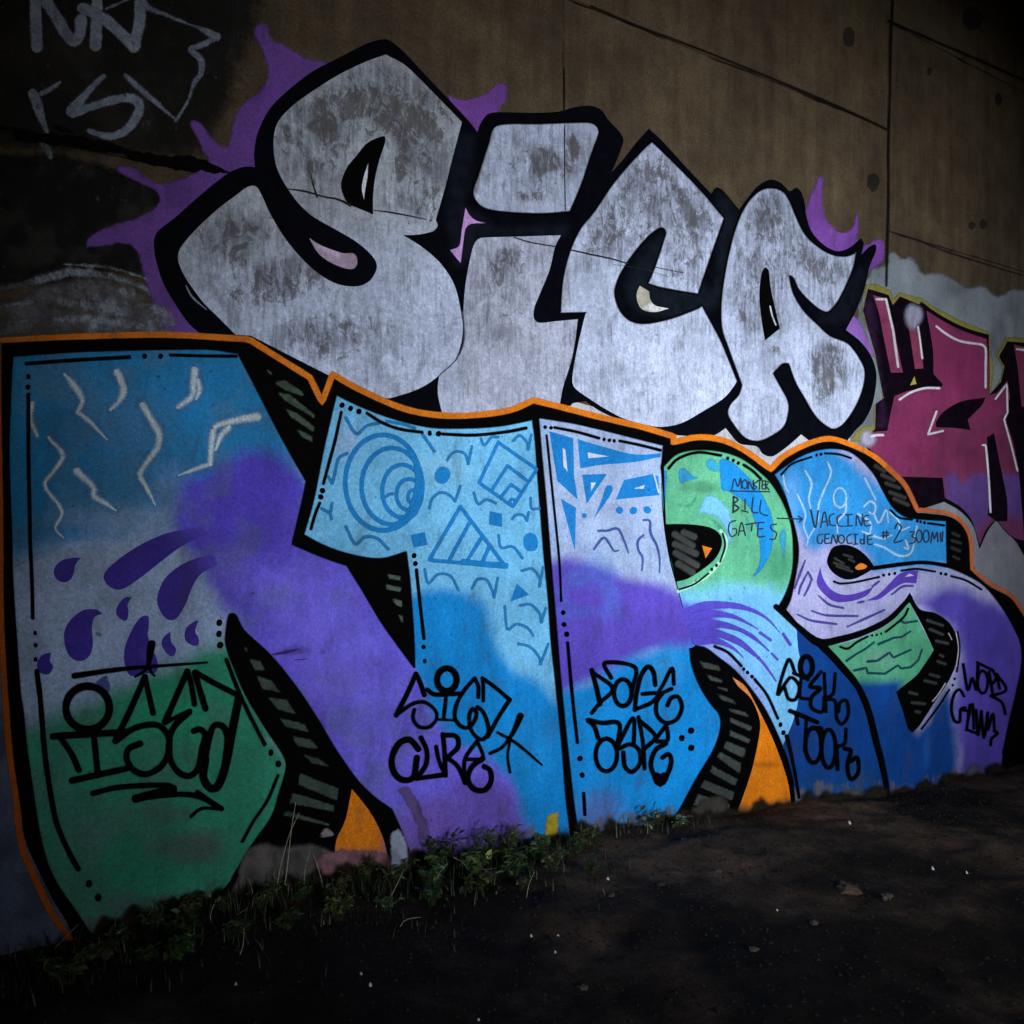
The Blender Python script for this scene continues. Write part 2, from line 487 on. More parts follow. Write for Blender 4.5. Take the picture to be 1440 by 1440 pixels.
# ------------------------------------------------------------------ the painted wall: cast panels in front of a core
WALL_TOP = 7.0
wall = Root('concrete_wall', 'tall brown cast concrete wall with joints covered in spray painted lettering', 'wall', 0, 0)
bm = bmesh.new(); box_bm(bm, -16, 26, .055, .9, -1.2, WALL_TOP + .1); bm_obj('core', bm, M_CORE, wall.o)
s793, s1250 = px_sz([(793, 300)])[0, 0], px_sz([(1248, 300)])[0, 0]
cw = s1250 - s793
def panel(s0, s1, z0, z1):
    g_ = .0045
    pts = []
    def edge(a, b):
        n = max(2, int(np.hypot(b[0] - a[0], b[1] - a[1]) / .09)); nr = np.array([-(b[1] - a[1]), b[0] - a[0]]); nr = nr / np.linalg.norm(nr)
        for i in range(n):
            t = i / n; j = (abs(random.gauss(0, .0035)) + (.012 * random.random() if random.random() < .06 else 0)) if i else .003
            pts.append((a[0] + (b[0] - a[0]) * t + nr[0] * j, a[1] + (b[1] - a[1]) * t + nr[1] * j))
    s0 += g_; s1 -= g_; z0 += g_; z1 -= g_
    edge((s0, z0), (s1, z0)); edge((s1, z0), (s1, z1)); edge((s1, z1), (s0, z1)); edge((s0, z1), (s0, z0))
    n = len(pts); c = np.mean(pts, 0); dep = random.uniform(0, .0012)
    V = [(x, dep, z) for x, z in pts]
    inn = []
    for x, z in pts:
        inn.append((x + math.copysign(.006, x - c[0]) * (abs(x - c[0]) > (s1 - s0) / 2 - .03), dep + .008, z + math.copysign(.006, z - c[1]) * (abs(z - c[1]) > (z1 - z0) / 2 - .03)))
    V += inn + [(x, .05, z) for x, _, z in inn]
    Fc = [tuple(range(n))] + [((i + 1) % n, i, n + i, n + (i + 1) % n) for i in range(n)] + [(n + (i + 1) % n, n + i, 2 * n + i, 2 * n + (i + 1) % n) for i in range(n)]
    link('panel', mesh_from('panel', V, Fc), wall.o, M_CONC)
rowsL = [-1.2, .42, 1.66, 2.90, 4.14, 5.38, WALL_TOP]
rowsR = [-1.2, .68, 2.07, 3.46, 4.85, 6.24, WALL_TOP]
cols = [s793 - 2 * cw, s793 - cw, s793, s1250, s1250 + cw, s1250 + 2 * cw]
cols = [cols[0] - 2 * cw, cols[0] - cw] + cols + [cols[-1] + cw, cols[-1] + 2 * cw]
for a, b in zip(cols, cols[1:]):
    rr = rowsR if a > s1250 - .01 else rowsL
    for z0, z1 in zip(rr, rr[1:]): panel(a, b, z0, z1)
def disc(name, x, y, rx, ry, mat):
    """a formwork tie hole: a rim and a sunk plug"""
    n = 14; V = []; Fc = []
    jit = [random.uniform(.88, 1.12) for _ in range(n)]
    for k, (f, d) in enumerate(((1.0, .0005), (.93, -.0022), (.80, -.0012))):
        for i in range(n):
            a = 2 * math.pi * i / n
            q = px_sz([(x + rx * f * jit[i] * math.cos(a), y + ry * f * jit[i] * math.sin(a))])[0]
            V.append((q[0], d, q[1]))
    for k in range(2):
        for i in range(n):
            j = (i + 1) % n; Fc.append((k * n + i, k * n + j, (k + 1) * n + j, (k + 1) * n + i))
    Fc.append(tuple(range(2 * n, 3 * n)))
    o = link(name, mesh_from(name, V, Fc), wall.o, mat)
    return o
for x, y, a, b in ((1194, 52, 9, 14), (1228, 256, 9, 13), (1307, 100, 3, 6), (1404, 139, 5, 9), (1367, 317, 5, 6), (1383, 315, 5, 7), (1368, 26, 15, 16)):
    disc('tie_hole', x, y, a, b, M_CORE)

# ------------------------------------------------------------------ added unseen blockers shaping the sun into a pool: deck above, pier wall with an opening behind the viewer
PD = 9.0                                          # distance from the painted wall to the added blocker wall
SPOOL, ZPOOL, OW, OH = 1.45, 1.8, 4.9, 3.35
oc = SPOOL + PD * math.tan(SUN_AZ); oz = ZPOOL + PD / math.cos(SUN_AZ) * math.tan(SUN_EL)
baffle = Root('baffle_wall', 'added unseen pier wall with a wide rectangular opening opposite the graffiti', 'wall', 0, 0)  # unseen, added so that its opening shapes the sun pool
for nm, a, b, z0, z1 in (('baffle_side', -16, oc - OW / 2, -1.2, WALL_TOP + .64), ('baffle_side', oc + OW / 2, 26, -1.2, WALL_TOP + .64),
                         ('baffle_top', oc - OW / 2, oc + OW / 2, oz + OH / 2, WALL_TOP + .64), ('baffle_bottom', oc - OW / 2, oc + OW / 2, -1.2, oz - OH / 2)):
    bm = bmesh.new(); box_bm(bm, a, b, -PD - .35, -PD, z0, z1); bm_obj(nm, bm, M_GREY, baffle.o)
roof = Root('blocker_roof', 'added unseen bridge deck on beams roofing the passage over the wall', 'blocker', 0, WALL_TOP + .1)  # unseen, added to keep light off the upper wall
bm = bmesh.new(); box_bm(bm, -16, 26, -PD - 1.6, .9, .55, .95); bm_obj('blocker_slab', bm, M_GREY, roof.o)
for k in range(8):
    bm = bmesh.new(); x = -14 + k * 5.4; box_bm(bm, x, x + .5, -PD + .002, .85, .01, .55, .02); bm_obj('blocker_beam', bm, M_GREY, roof.o)

# ================================================================== PAINT ON THE WALL (outlines in photo pixels, projected onto the wall plane)
BLK = (.0010, .0010, .0013); NAVY = (.0018, .0021, .0046)
ZA = (0, 0, 4); ZB = (200, 0, 4); ZC = (360, 0, 4); ZD = (600, 100, 4); ZE = (760, 150, 4); ZF = (960, 200, 4)
ZG = (200, 220, 4); ZH = (1080, 340, 4); ZI = (0, 440, 4); ZJ = (300, 440, 4); ZK = (540, 540, 4); ZL = (740, 560, 4)
ZM = (940, 560, 4); ZN = (1080, 620, 4); ZO = (0, 760, 4); ZP = (0, 1000, 4); ZQ = (240, 860, 4); ZR = (480, 880, 4)
ZS = (760, 880, 4); ZT = (1000, 860, 4); ZU = (1180, 800, 1440 / 260)
def root(name, label, cat, x, y, group=None):
    s, z = px_sz([(x, y)])[0]
    return Root(name, label, cat, s, z, group)

# ---------------- grey buff and dark patches under everything
buff = root('buff_paint_patch', 'ragged pale grey roller paint patch on the wall around the crimson graffiti', 'paint patch', 1330, 780)
fill(buff, 'paint_patch', '1246,356 1258,352 1270,362 1280,358 1292,372* 1300,384* 1318,382 1342,390 1354,398 1362,404 1378,398 1390,404 1402,414 1425,404 1460,408* 1520,420* 1520,1200* 1360,1000* 1366,800* 1200,700* 1000,660* 1000,612* 1090,600* 1190,560* 1205,430* 1222,375* 1244,372*',
     1.2, P(120, 128, 136), [('mott', 45, .5, P(88, 92, 98), .7), ('blob', 1260, 400, 40, 40, P(130, 140, 150), .8), ('poly', '1360,740* 1470,740* 1470,1000* 1360,1000*', 20, P(112, 112, 122), 1)], step=5, soft=6, rough=3)
buff2 = root('white_paint_patch', 'smudged white paint patch left of the silver letters above the orange line', 'paint patch', 120, 470)
fill(buff2, 'paint_patch', '60,385 130,372 190,395 225,420 248,440 262,480* 160,486* -60,490* -60,420* 0,410', 1.0, P(150, 160, 174), [('wpoly', '-80,340* 300,340* 300,500* -80,500*', 4, .8), ('mott', 40, .45, P(80, 84, 90), .85), ('blob', 215, 445, 26, 30, P(170, 185, 205), .9)], step=5, soft=26, rough=5)
for q, w in (('-10,408 40,398 95,384 150,388 200,404 232,432', [9, 13, 15, 13, 10, 6]), ('-10,432 60,424 130,430 200,446 236,462', [8, 12, 14, 16, 18]), ('30,452 110,448 180,456 236,470', [8, 12, 14, 16]), ('90,372 150,376 205,392', [4, 7, 4]), ('196,436 222,440 240,452', [22, 26, 18])):
    stroke(buff2, 'brush_mark', [(q, w)], 12, 2.2, P(150, 160, 176), feather=8, alpha=.8, wear=.62)
low = root('pale_paint_strip', 'pale lilac grey base coat strip at the left beside the letter N', 'paint patch', 10, 1200)
fill(low, 'paint_patch', '-260,480* -10,480* 40,900* 60,1100* 170,1350* -260,1400*', 1.1, P(88, 97, 122), [('mott', 50, .5, P(62, 68, 86), .8)], step=9, soft=12, rough=3)
under = root('white_base_coat', 'white primer showing in slivers between silver letters and orange outline', 'paint patch', 950, 620)
fill(under, 'paint_patch', '790,560* 900,590* 1000,600* 1130,600* 1200,590* 1190,640* 1090,680* 940,640* 790,600*', 2.0, P(188, 188, 196), straight=True)
fadeblk = root('black_paint_patch', 'faded black roller paint patch left of the silver letters', 'paint patch', 100, 340)
fill(fadeblk, 'paint_patch', '-120,215* 40,205 120,215 200,240 235,262 232,300 222,340 215,392 130,400 60,412 -120,430*', 1.6, (.004, .004, .0045), [('mott', 30, .5, (.030, .028, .026), .8), ('wpoly', '-120,200* 240,200* 240,430* -120,430*', 4, .3)], step=6, soft=22, rough=6)

stain = root('stain_and_shade', 'dark stain with corner shade painted into it under the white tags', 'stain', 120, 260)  # stained concrete, deepened to paint in the dark of the upper corner
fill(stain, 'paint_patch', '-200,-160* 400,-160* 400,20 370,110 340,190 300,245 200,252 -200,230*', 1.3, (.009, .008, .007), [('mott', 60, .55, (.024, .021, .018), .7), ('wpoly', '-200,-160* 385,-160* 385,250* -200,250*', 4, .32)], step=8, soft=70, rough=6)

# ---------------- old white tags, top left
wt = root('white_tag', 'faded whitish roller letters N and K on dark concrete', 'graffiti', 110, 70)
WH = P(140, 152, 172)
for st in (['51,-30 50,20 52,66'], ['66,4 82,30 94,50 104,58 112,48 114,28'], ['136,-30 136,20 134,64', '116,12 130,18 150,30 170,48 188,64'], ['197,2 196,32 188,66']):
    stroke(wt, 'letter', st, 17, 1.9, WH, feather=4, alpha=.92, wear=.38)
stroke(wt, 'letter', [('150,12 175,1 200,-14', 5), ('193,-20 205,8 240,24 285,42 304,52', [14, 10, 5, 4, 14]), ('304,52 288,62 268,70 282,84 282,104 272,118 264,142 247,170', [10, 9, 9, 11, 8, 5, 4, 6])], 8, 1.9, WH, feather=4, alpha=.72, wear=.38)
wt2 = root('white_tag', 'faded whitish letter S and short strokes above the long joint', 'graffiti', 150, 190)
stroke(wt2, 'letter', [('46,132 52,146 58,166 67,188', [16, 16, 12, 6]), ('58,132 70,126 84,116', [9, 8, 4])], 10, 1.9, WH, feather=4, alpha=.85, wear=.38)
stroke(wt2, 'letter', [('145,108 132,120 116,138 101,156', [8, 9, 13, 18]), ('102,158 130,150 155,142 182,138 196,148 190,168 176,184 158,192 142,190 126,184', [16, 12, 12, 13, 14, 14, 13, 12, 10, 8])], 12, 1.95, WH, feather=4, alpha=.9, wear=.38)
stroke(wt2, 'letter', [('176,106 205,132 232,155 247,168', [7, 9, 8, 4])], 8, 1.9, WH, feather=4, alpha=.75, wear=.38)
stroke(wt2, 'drip', [('58,200 66,210 71,221', [8, 11, 7])], 8, 1.9, P(105, 118, 122), feather=3, alpha=.85, wear=.38)

# ---------------- silver piece
sv = root('silver_graffiti', 'large silver bubble letters with thick black outline and purple halo', 'graffiti', 720, 580)
PUR = P(112, 72, 158)
hal = [('mott', 40, .55, P(88, 56, 128), .6)]
fill(sv, 'halo', '358,36 370,33 380,40 383,54 407,65 432,80 470,88* 470,140* 420,260* 380,300* 300,300* 262,380* 290,440* 330,490* 262,486* 235,468 222,448 208,415 196,372 188,352 172,344 150,347 122,350 119,340 126,330 160,314 192,304 212,294 222,282 219,270 200,261 176,250 164,242 166,233 185,234 203,246 222,255 250,252 274,241 290,229 284,214 276,198 265,176 268,168 280,170 294,186 308,203 318,205 325,178 330,158 342,141 362,129 373,110 372,92 364,66 355,48',
     2.4, PUR, hal, step=4, soft=5, rough=2.2)
fill(sv, 'halo', '626,128* 640,137 655,139 670,136 684,130 696,119 707,116 715,124 712,140 702,156 690,175 675,200* 640,170*', 2.4, P(120, 72, 160), hal, step=3, soft=3, rough=1)
fill(sv, 'halo', '1150,248 1158,249 1157,275 1158,294 1166,312 1178,324 1190,325 1198,316 1201,302 1207,301 1208,322 1206,334 1215,342 1238,334 1245,345 1243,366 1228,380* 1205,390* 1160,352* 1140,335 1130,300* 1139,272 1147,256', 2.4, P(126, 76, 165), hal, step=3, soft=4, rough=1.5)
fill(sv, 'halo', '1196,440* 1206,448 1215,462 1224,482 1232,506* 1208,492* 1180,462*', 2.4, P(132, 92, 170), [], step=3, soft=3)
fill(sv, 'black_outline', '545,56 566,72 600,108 640,150 660,172 671,186* 675,174 685,161 700,158 750,159 785,157 807,151 830,149 846,156 855,169 870,185 876,197 872,212 860,242* 876,224 895,200 912,181* 935,203 965,236 1000,273* 1006,264 1015,267 1039,295* 1050,280 1065,262 1082,253 1097,257 1110,269 1119,264 1126,270 1131,286 1134,307 1141,326 1156,343 1175,353 1193,349 1210,335* 1214,342 1211,358* 1222,347 1231,344 1231,354 1222,376 1215,407 1203,437 1189,464* 1210,481 1225,502 1232,528 1227,566 1215,592 1202,606 1188,624* 1138,620* 1126,611* 1116,620 1100,633 1085,642 1072,638 1064,628 1040,624 1028,612 1020,602* 1004,612 985,614 950,612* 905,602 870,590 843,578 823,564* 805,567* 796,577* 745,572* 700,590* 620,590* 540,566* 490,546* 470,530* 455,560* 432,530* 350,484* 282,470* 266,456 250,434 230,400 219,366 216,342 221,326 246,306 275,280 305,255 325,241 343,235 358,235* 357,213 363,184 380,152 405,127 437,102 475,82 512,63 530,57',
     3.0, NAVY, [('poly', '640,190* 670,190* 655,290* 700,320* 800,318* 800,330* 690,330* 640,380* 625,300*', 8, (.007, .0085, .016), 1), ('poly', '1010,270 1035,300 1010,420 990,440 900,440 880,400 930,330 1000,410', 8, (.006, .009, .015), 1), ('poly', '1190,380 1215,380 1190,450 1150,450', 8, (.005, .006, .012), 1)], step=6, mat=M_BLACK)
SIL = P(184, 194, 222, 1.18)
LS = fill(sv, 'letter', '542,77* 570,93 610,132 649,172* 635,225 625,265 612,310* 615,317 609,325 588,330 566,331* 583,341 601,354 620,372 637,398 646,430 650,468 640,505 617,528 592,545 562,556 540,560 500,547* 440,517* 352,472* 331,471* 305,445 285,425 260,390 250,365 254,348 276,322 305,295 330,276 348,263 360,263 369,278 380,302 400,335 425,365 450,387 475,400 500,403 517,397 527,384 529,371 520,357 500,340 475,325 440,305 420,287 407,270 395,250 387,230 384,200 390,173 410,150 437,130 475,106 512,88',
     3.8, SIL, [('poly', '538,70* 560,84 655,168* 640,180* 600,150 560,112 540,95', 6, P(92, 90, 92), .8), ('grad', 330, 470, 300, 290, P(165, 172, 180), .8),
                ('wpoly', '435,150 480,122 530,118 560,130 600,150 622,170 615,205 590,200 575,250 560,262 545,240 550,200 520,178 490,180 470,210 440,200', 12, .62),
                ('wblob', 330, 340, 80, 70, .5), ('wblob', 390, 400, 110, 60, .52), ('wblob', 470, 470, 120, 60, .46), ('wpoly', '390,170 430,135 540,90 645,170 615,310 560,320 540,200 490,220 470,280 410,260 388,210', 20, .42), ('wblob', 450, 235, 20, 30, .45)], step=5, mat=M_SILV, label='silver letter S')
fill(sv, 'counter', '540,192 528,195 514,203 500,220 487,236 479,258 482,275 490,287 505,294 524,302* 524,276 527,250 533,225 541,200', 4.4, BLK, parent=LS)
fill(sv, 'highlight', '517,230* 511,248 508,265 511,281* 513,266 516,248', 5.0, P(215, 220, 235), parent=LS)
fill(sv, 'highlight', '434,335* 450,345 480,356 497,357 502,368 497,378 482,377 460,367 445,354', 4.6, P(168, 148, 172), [('poly', '434,335 450,345 480,354 478,362 455,353', 3, P(205, 180, 215), .9)], step=3, parent=LS)
LI = fill(sv, 'letter', '675,335 725,333 788,331* 780,347 772,380 760,410 751,432 750,447 757,454 780,452 812,449* 808,480 802,510 791,545 786,573* 750,570* 700,586* 622,584* 616,560 615,545 617,528* 641,506 652,480 651,440 654,400 661,362 667,342', 3.7, P(178, 187, 214, 1.15),
          [('wpoly', '690,355 735,350 740,390 715,385 700,415 685,410', 10, .55), ('wblob', 710, 430, 50, 100, .34), ('grad', 640, 470, 660, 470, P(178, 180, 200), .6)], step=5, mat=M_SILV, label='silver letter i body')
LJ = fill(sv, 'letter', '697,177 760,174 825,172 837,176 842,186 832,215 817,260 801,298* 760,301 712,299 682,294 669,284 664,270 672,245 685,205', 3.8, P(172, 181, 208, 1.15),
          [('wblob', 755, 235, 80, 60, .42), ('wblob', 765, 230, 28, 34, .72), ('wblob', 805, 205, 14, 26, .75), ('wblob', 745, 275, 34, 14, .6), ('poly', '690,185 696,180 676,240 670,270 664,270 675,225', 3, P(110, 106, 92), .9)], step=4, mat=M_SILV, label='silver dot of letter i')
fill(sv, 'highlight', '654,292* 659,302 668,310 682,314* 662,315 654,322 651,340 647,370* 632,352* 645,346 649,322', 4.0, P(195, 150, 215), bstep=2)
LC = fill(sv, 'letter', '916,199* 950,232 985,268 1018,307* 1010,330 997,367 981,414* 950,409 925,404 910,399* 920,375 931,342 935,327 931,321 924,323 910,334 892,355 880,372 869,392 864,412 869,432 880,447 895,454 915,454 945,447 972,437 987,430* 995,445 1014,481 1036,535* 1030,545 1017,560 990,577 960,594 935,600 915,599 880,590 852,576 827,560 808,546 804,534 810,495 818,460 823,440* 787,441* 788,420 791,390 800,355 815,322 835,297 860,260 885,230 907,207', 3.9, SIL,
          [('wpoly', '895,245 915,225 945,240 975,275 985,310 970,335 950,300 930,260 905,270', 14, .68), ('wpoly', '800,360 860,265 916,205 1010,305 985,400 930,395 935,330 880,360', 20, .46), ('wblob', 850, 330, 34, 30, .56), ('wblob', 880, 285, 26, 22, .55), ('wblob', 955, 360, 20, 16, .5),
           ('poly', '790,380 800,370 796,430 788,430', 5, P(150, 150, 158), .7)], step=5, mat=M_SILV, label='silver letter C')
fill(sv, 'highlight', '899,402* 912,410* 914,422 921,430 940,434* 920,439 902,435 895,422 895,411', 4.2, P(176, 172, 160), [('poly', '902,434 914,426 940,433 920,439', 2, P(220, 220, 222), .9)], step=2.5, parent=LC)
LA = fill(sv, 'letter', '1082,264 1100,269 1110,283 1120,307 1132,330 1150,347 1170,358 1190,360 1204,354* 1200,375 1190,400 1177,425 1164,439 1152,436 1135,422 1122,407 1115,392 1110,388 1115,412 1130,437 1150,457 1167,472 1192,483 1209,505 1216,524 1212,550 1200,577 1185,597 1172,604 1160,599 1145,585 1130,560 1117,537 1108,512* 1100,512 1087,525* 1095,540 1106,560 1109,575 1102,600 1080,616 1062,621 1045,615 1030,597 1022,582 1026,568 1037,556 1042,542* 1022,487 1014,462 1013,425 1020,375 1032,325 1047,290 1065,270', 3.9, P(178, 188, 216, 1.1),
          [('wpoly', '1050,290 1082,266 1115,300 1150,350 1195,365 1165,430 1110,395 1100,470 1050,470 1020,430', 14, .44), ('wblob', 1080, 310, 40, 45, .6), ('wblob', 1045, 365, 20, 26, .5), ('wpoly', '1120,330 1160,365 1180,375 1165,400 1135,390', 8, .55), ('wpoly', '1140,490 1180,480 1190,520 1160,570 1145,560', 12, .6), ('wblob', 1088, 492, 12, 10, .6), ('grad', 1040, 420, 1070, 520, P(184, 194, 222), .5)], step=5, mat=M_SILV, label='silver letter A')
fill(sv, 'counter', '1075,376 1070,385 1067,415 1070,450 1075,479* 1096,462* 1090,437 1083,405 1080,380', 4.4, BLK, parent=LA)
stroke(sv, 'highlight', '1082,431 1085,444 1090,457', 2, 5, P(200, 205, 220), parent=LA)
stroke(sv, 'highlight', '261,402 270,418 290,436', [1.5, 3, 1], 4.4, P(130, 140, 160), feather=1.5, parent=LS)
stroke(sv, 'seam', '650,438 652,478 641,505 617,528', 2.2, 4.6, P(96, 98, 112), alpha=.7)
# joints and cracks that print through the paint
for st, w in (('405,266 430,270 455,277 475,281 492,289', [1.5, 3, 2, 2.6, 4]), ('525,296 548,299 575,304 598,309', [1, 2.5, 2, 1]), ('722,334 745,341 780,347', 1.6), ('803,352 830,358 858,364 882,371', [1.8, 2.4, 2, 1.5]), ('793,176 793,235 794,296', 1.3), ('912,374 930,378 960,384', 1), ('445,277 440,262 436,246', [3, 2, 1])):
    stroke(wall, 'crack', st, w, 5.6, (.018, .017, .018), feather=1)
fill(wall, 'crack', '20,184 60,188 110,193 160,204 200,214 240,219 275,222 292,228 330,246* 290,242 240,237 200,227 150,214 100,207 60,203 20,196', 2.9, (.002, .002, .002), rough=4)
for q in ('0,178 40,187 70,193', '75,178 100,186'):
    stroke(wall, 'crack', q, [4, 6, 2], 2.9, (.003, .003, .003), feather=2)
for st in ('1252,326 1290,338 1340,357 1440,388', ):
    stroke(wall, 'crack', st, [2, 4, 3, 2], 2.9, (.014, .011, .009), feather=3, alpha=.75, wear=.3)
for st, w in (('1256,-20 1252,60 1251,130 1249,200 1249,280 1247,350 1246,402', [3, 5, 3, 4, 3, 5, 3]), ('793,96 793,128 793,158', [1.5, 2.5, 2]), ('830,8 900,38 980,68 1060,100 1140,134 1200,160 1246,182', [2, 3, 3, 2.4, 4, 4.5, 3]), ('1250,30 1300,52 1370,82 1450,118', [4, 3, 4, 3])):
    stroke(wall, 'crack', st, w, 2.9, (.010, .008, .0065), feather=2.2, alpha=.85)
stroke(wall, 'crack', '860,372 900,378 940,390', 1, 5.6, (.05, .05, .05), alpha=.5)

# ---------------- crimson piece at the right
cr_ = root('crimson_graffiti', 'crimson and purple graffiti letters with yellow edge beside the silver letters', 'graffiti', 1330, 760)
fill(cr_, 'yellow_edge', '1190,621* 1210,600 1226,597* 1229,570* 1239,562* 1236,536 1228,500 1219,465 1210,438 1214,420 1215,400* 1230,398 1252,406* 1256,418* 1264,410* 1296,418* 1320,434 1355,451 1392,466* 1398,520* 1395,548* 1404,534* 1408,516* 1399,502* 1413,473* 1440,474 1520,490* 1520,640* 1300,640* 1240,625*', 2.6, P(128, 122, 56), [('mott', 20, .5, P(118, 116, 70), .8)], step=4, soft=3, rough=.8)
KB = (.005, .002, .006)
fill(cr_, 'black_outline', '1220,406* 1249,415* 1255,429* 1265,417* 1292,428* 1295,424* 1320,442 1355,460 1390,471* 1391,515* 1391,555* 1407,537* 1412,515* 1404,502* 1416,480* 1440,482* 1520,500* 1520,900* 1440,782* 1428,762 1412,746 1400,731* 1388,748 1377,772* 1368,740 1350,719 1326,705* 1292,716* 1270,690* 1225,640* 1212,620* 1230,603* 1231,568* 1242,560* 1230,497* 1213,437*', 3.2, KB, [('poly', '1213,430* 1226,412* 1246,600* 1230,602* 1240,560*', 4, (.022, .008, .03), 1)], step=6, mat=M_BLACK)
RED = P(126, 46, 88)
mo = [('mott', 30, .5, P(104, 44, 72), .7), ('grad', 1330, 560, 1440, 660, P(92, 42, 68), .8)]
fill(cr_, 'letter', '1227,415* 1245,420* 1255,460 1269,524* 1252,524* 1242,475 1235,440', 3.9, P(134, 58, 92), mo, step=4, label='crimson upright bar')
fill(cr_, 'letter', '1277,460* 1290,457* 1298,518* 1286,519* 1281,485', 3.9, P(126, 54, 84), mo, step=4, label='short crimson bar')
ML = fill(cr_, 'letter', '1302,437* 1330,454 1355,466 1387,477* 1390,515* 1390,556* 1402,552* 1416,535* 1420,565 1417,585 1427,627 1432,662* 1440,760* 1425,756 1408,740 1400,729* 1386,745 1377,766* 1366,732 1350,713 1328,700* 1325,672* 1265,670* 1240,647* 1212,622* 1230,607* 1247,606* 1252,580 1257,557* 1280,549 1324,544* 1325,540* 1312,526* 1311,490', 3.8, RED,
          mo + [('poly', '1328,668* 1342,666 1352,684* 1367,667 1388,668* 1410,666* 1425,668* 1445,668* 1445,800* 1340,800*', 5, P(84, 60, 122), 1), ('poly', '1395,728 1445,735 1445,800 1370,760', 12, P(100, 45, 80), .9)], step=3.2, label='crimson Z shaped letter with purple foot')
fill(cr_, 'letter', '1425,485* 1445,489* 1445,575* 1436,572* 1430,515', 3.9, P(120, 50, 82), step=None)
fill(cr_, 'counter', '1315,595 1325,580 1350,565 1385,559* 1380,570 1360,590* 1364,605* 1342,602 1316,601*', 4.5, KB, parent=ML)
fill(cr_, 'counter', '1387,615* 1397,609* 1405,650 1415,700 1416,733* 1400,733* 1388,724* 1391,700*', 4.5, KB, parent=ML)
fill(cr_, 'counter', '1436,572* 1470,575* 1470,700* 1432,664* 1424,622 1414,588 1420,560', 4.4, KB, parent=ML)
fill(cr_, 'counter', '1268,671* 1322,674* 1326,706* 1292,717* 1284,710', 4.4, KB, parent=ML)
fill(cr_, 'yellow_chip', '1285,529* 1288,540* 1279,542*', 4.5, P(165, 150, 72))
WL = P(205, 200, 212)
for st, w in (('1232,421 1245,421 1255,465 1262,516', 3.4), ('1290,460 1293,480 1296,504', 2.6), ('1316,459 1330,470 1350,480 1380,485 1385,490 1385,520 1385,545', 3.2), ('1264,562 1280,552 1300,546 1320,546', 3.2), ('1316,579 1304,611 1325,606', 3), ('1399,561 1415,540 1416,580 1411,590 1420,622 1430,662', 2.6), ('1381,626 1385,626 1389,668 1392,720', 2.8), ('1429,491 1445,493', 3)):
    stroke(cr_, 'highlight', st, w, 5, WL, straight='1399' in st or '1232' in st or '1316,579' in st)
fill(cr_, 'spray_dot', '1282,422 1298,430 1302,446 1294,462 1282,470 1270,460 1266,442 1271,428', 5.2, P(150, 150, 175), [], step=2.5, soft=13)
fill(cr_, 'spray_dot', '1219,600 1232,607 1236,618 1230,630 1218,634 1206,626 1204,612 1210,603', 5.2, P(160, 155, 180), [], step=2.5, soft=12)
stroke(cr_, 'highlight', '1224,614 1232,612 1241,612', 3.4, 5.4, WL)

# ---------------- the big NTRS piece below
bl = root('blue_purple_graffiti', 'long blue, purple and green letters with orange and black outline along the ground', 'graffiti', 720, 1190)
ORG = P(216, 118, 26); ORD = P(150, 72, 22)
top_or = '-40,481 0,479 75,475 225,471 345,477* 352,479* 390,503 435,531* 452,566* 467,526* 490,540 537,563 575,577 617,584 665,584 715,577 749,563* 790,573 840,586 900,600 947,614* 945,622* 980,615 1015,619 1047,634 1083,660* 1102,641 1135,624 1165,617 1195,625 1227,641 1252,662 1272,683 1289,717* 1305,718 1340,725 1362,752 1366,800* 1390,820 1420,837 1440,864 1500,960*'
op, oc_ = parse(top_or)
oc_pts = curve(op, oc_, False, 4)
nrm = np.gradient(oc_pts, axis=0); nrm /= np.linalg.norm(nrm, axis=1)[:, None]; nrm = np.stack([-nrm[:, 1], nrm[:, 0]], 1)
_cut = int(np.argmin(np.abs(oc_pts[:, 0] - 1245)))
stroke(bl, 'orange_outline', [(oc_pts[:_cut], [7, 8.5, 8.5, 8.5, 8.5, 8.5, 8, 7])], 10, 5.6, ORG, straight=True, feather=1.5)
stroke(bl, 'orange_outline', [(oc_pts[_cut - 1:], [8, 6, 5, 5, 5, 4, 4])], 6, 5.6, P(172, 88, 46), straight=True, feather=2)
stroke(bl, 'orange_outline', [('-2,480 0,700 1,860 4,930 9,1010 13,1060 22,1125 30,1187 50,1237 72,1282 104,1330', [4, 5, 7, 8, 8, 8, 9, 9, 10, 10, 10])], 8, 5.6, P(170, 84, 22), feather=2.5)
low_edge = '1500,1300* -40,1500* 110,1345* 95,1300 76,1268 54,1224 35,1180 26,1120 17,1060 12,1000 6,920 3,860 2,700 2,480*'
fill(bl, 'black_outline', ' '.join('%.1f,%.1f*' % tuple(q + (0, 4)) for q in oc_pts[8:]) + ' ' + ' '.join(x for x in low_edge.split()), 4.9, BLK, bstep=6)
BASEW = ('wpoly', '-20,1330* 100,1290 330,1222 560,1186 800,1148 945,1128 1120,1104 1250,1092 1430,1058* 1440,1200* -20,1480*', 16, .62)
LTB, MBL, LIL = P(114, 188, 238), P(18, 136, 214), P(158, 178, 216)
NPUR, GRN = P(98, 84, 196), P(44, 140, 110)
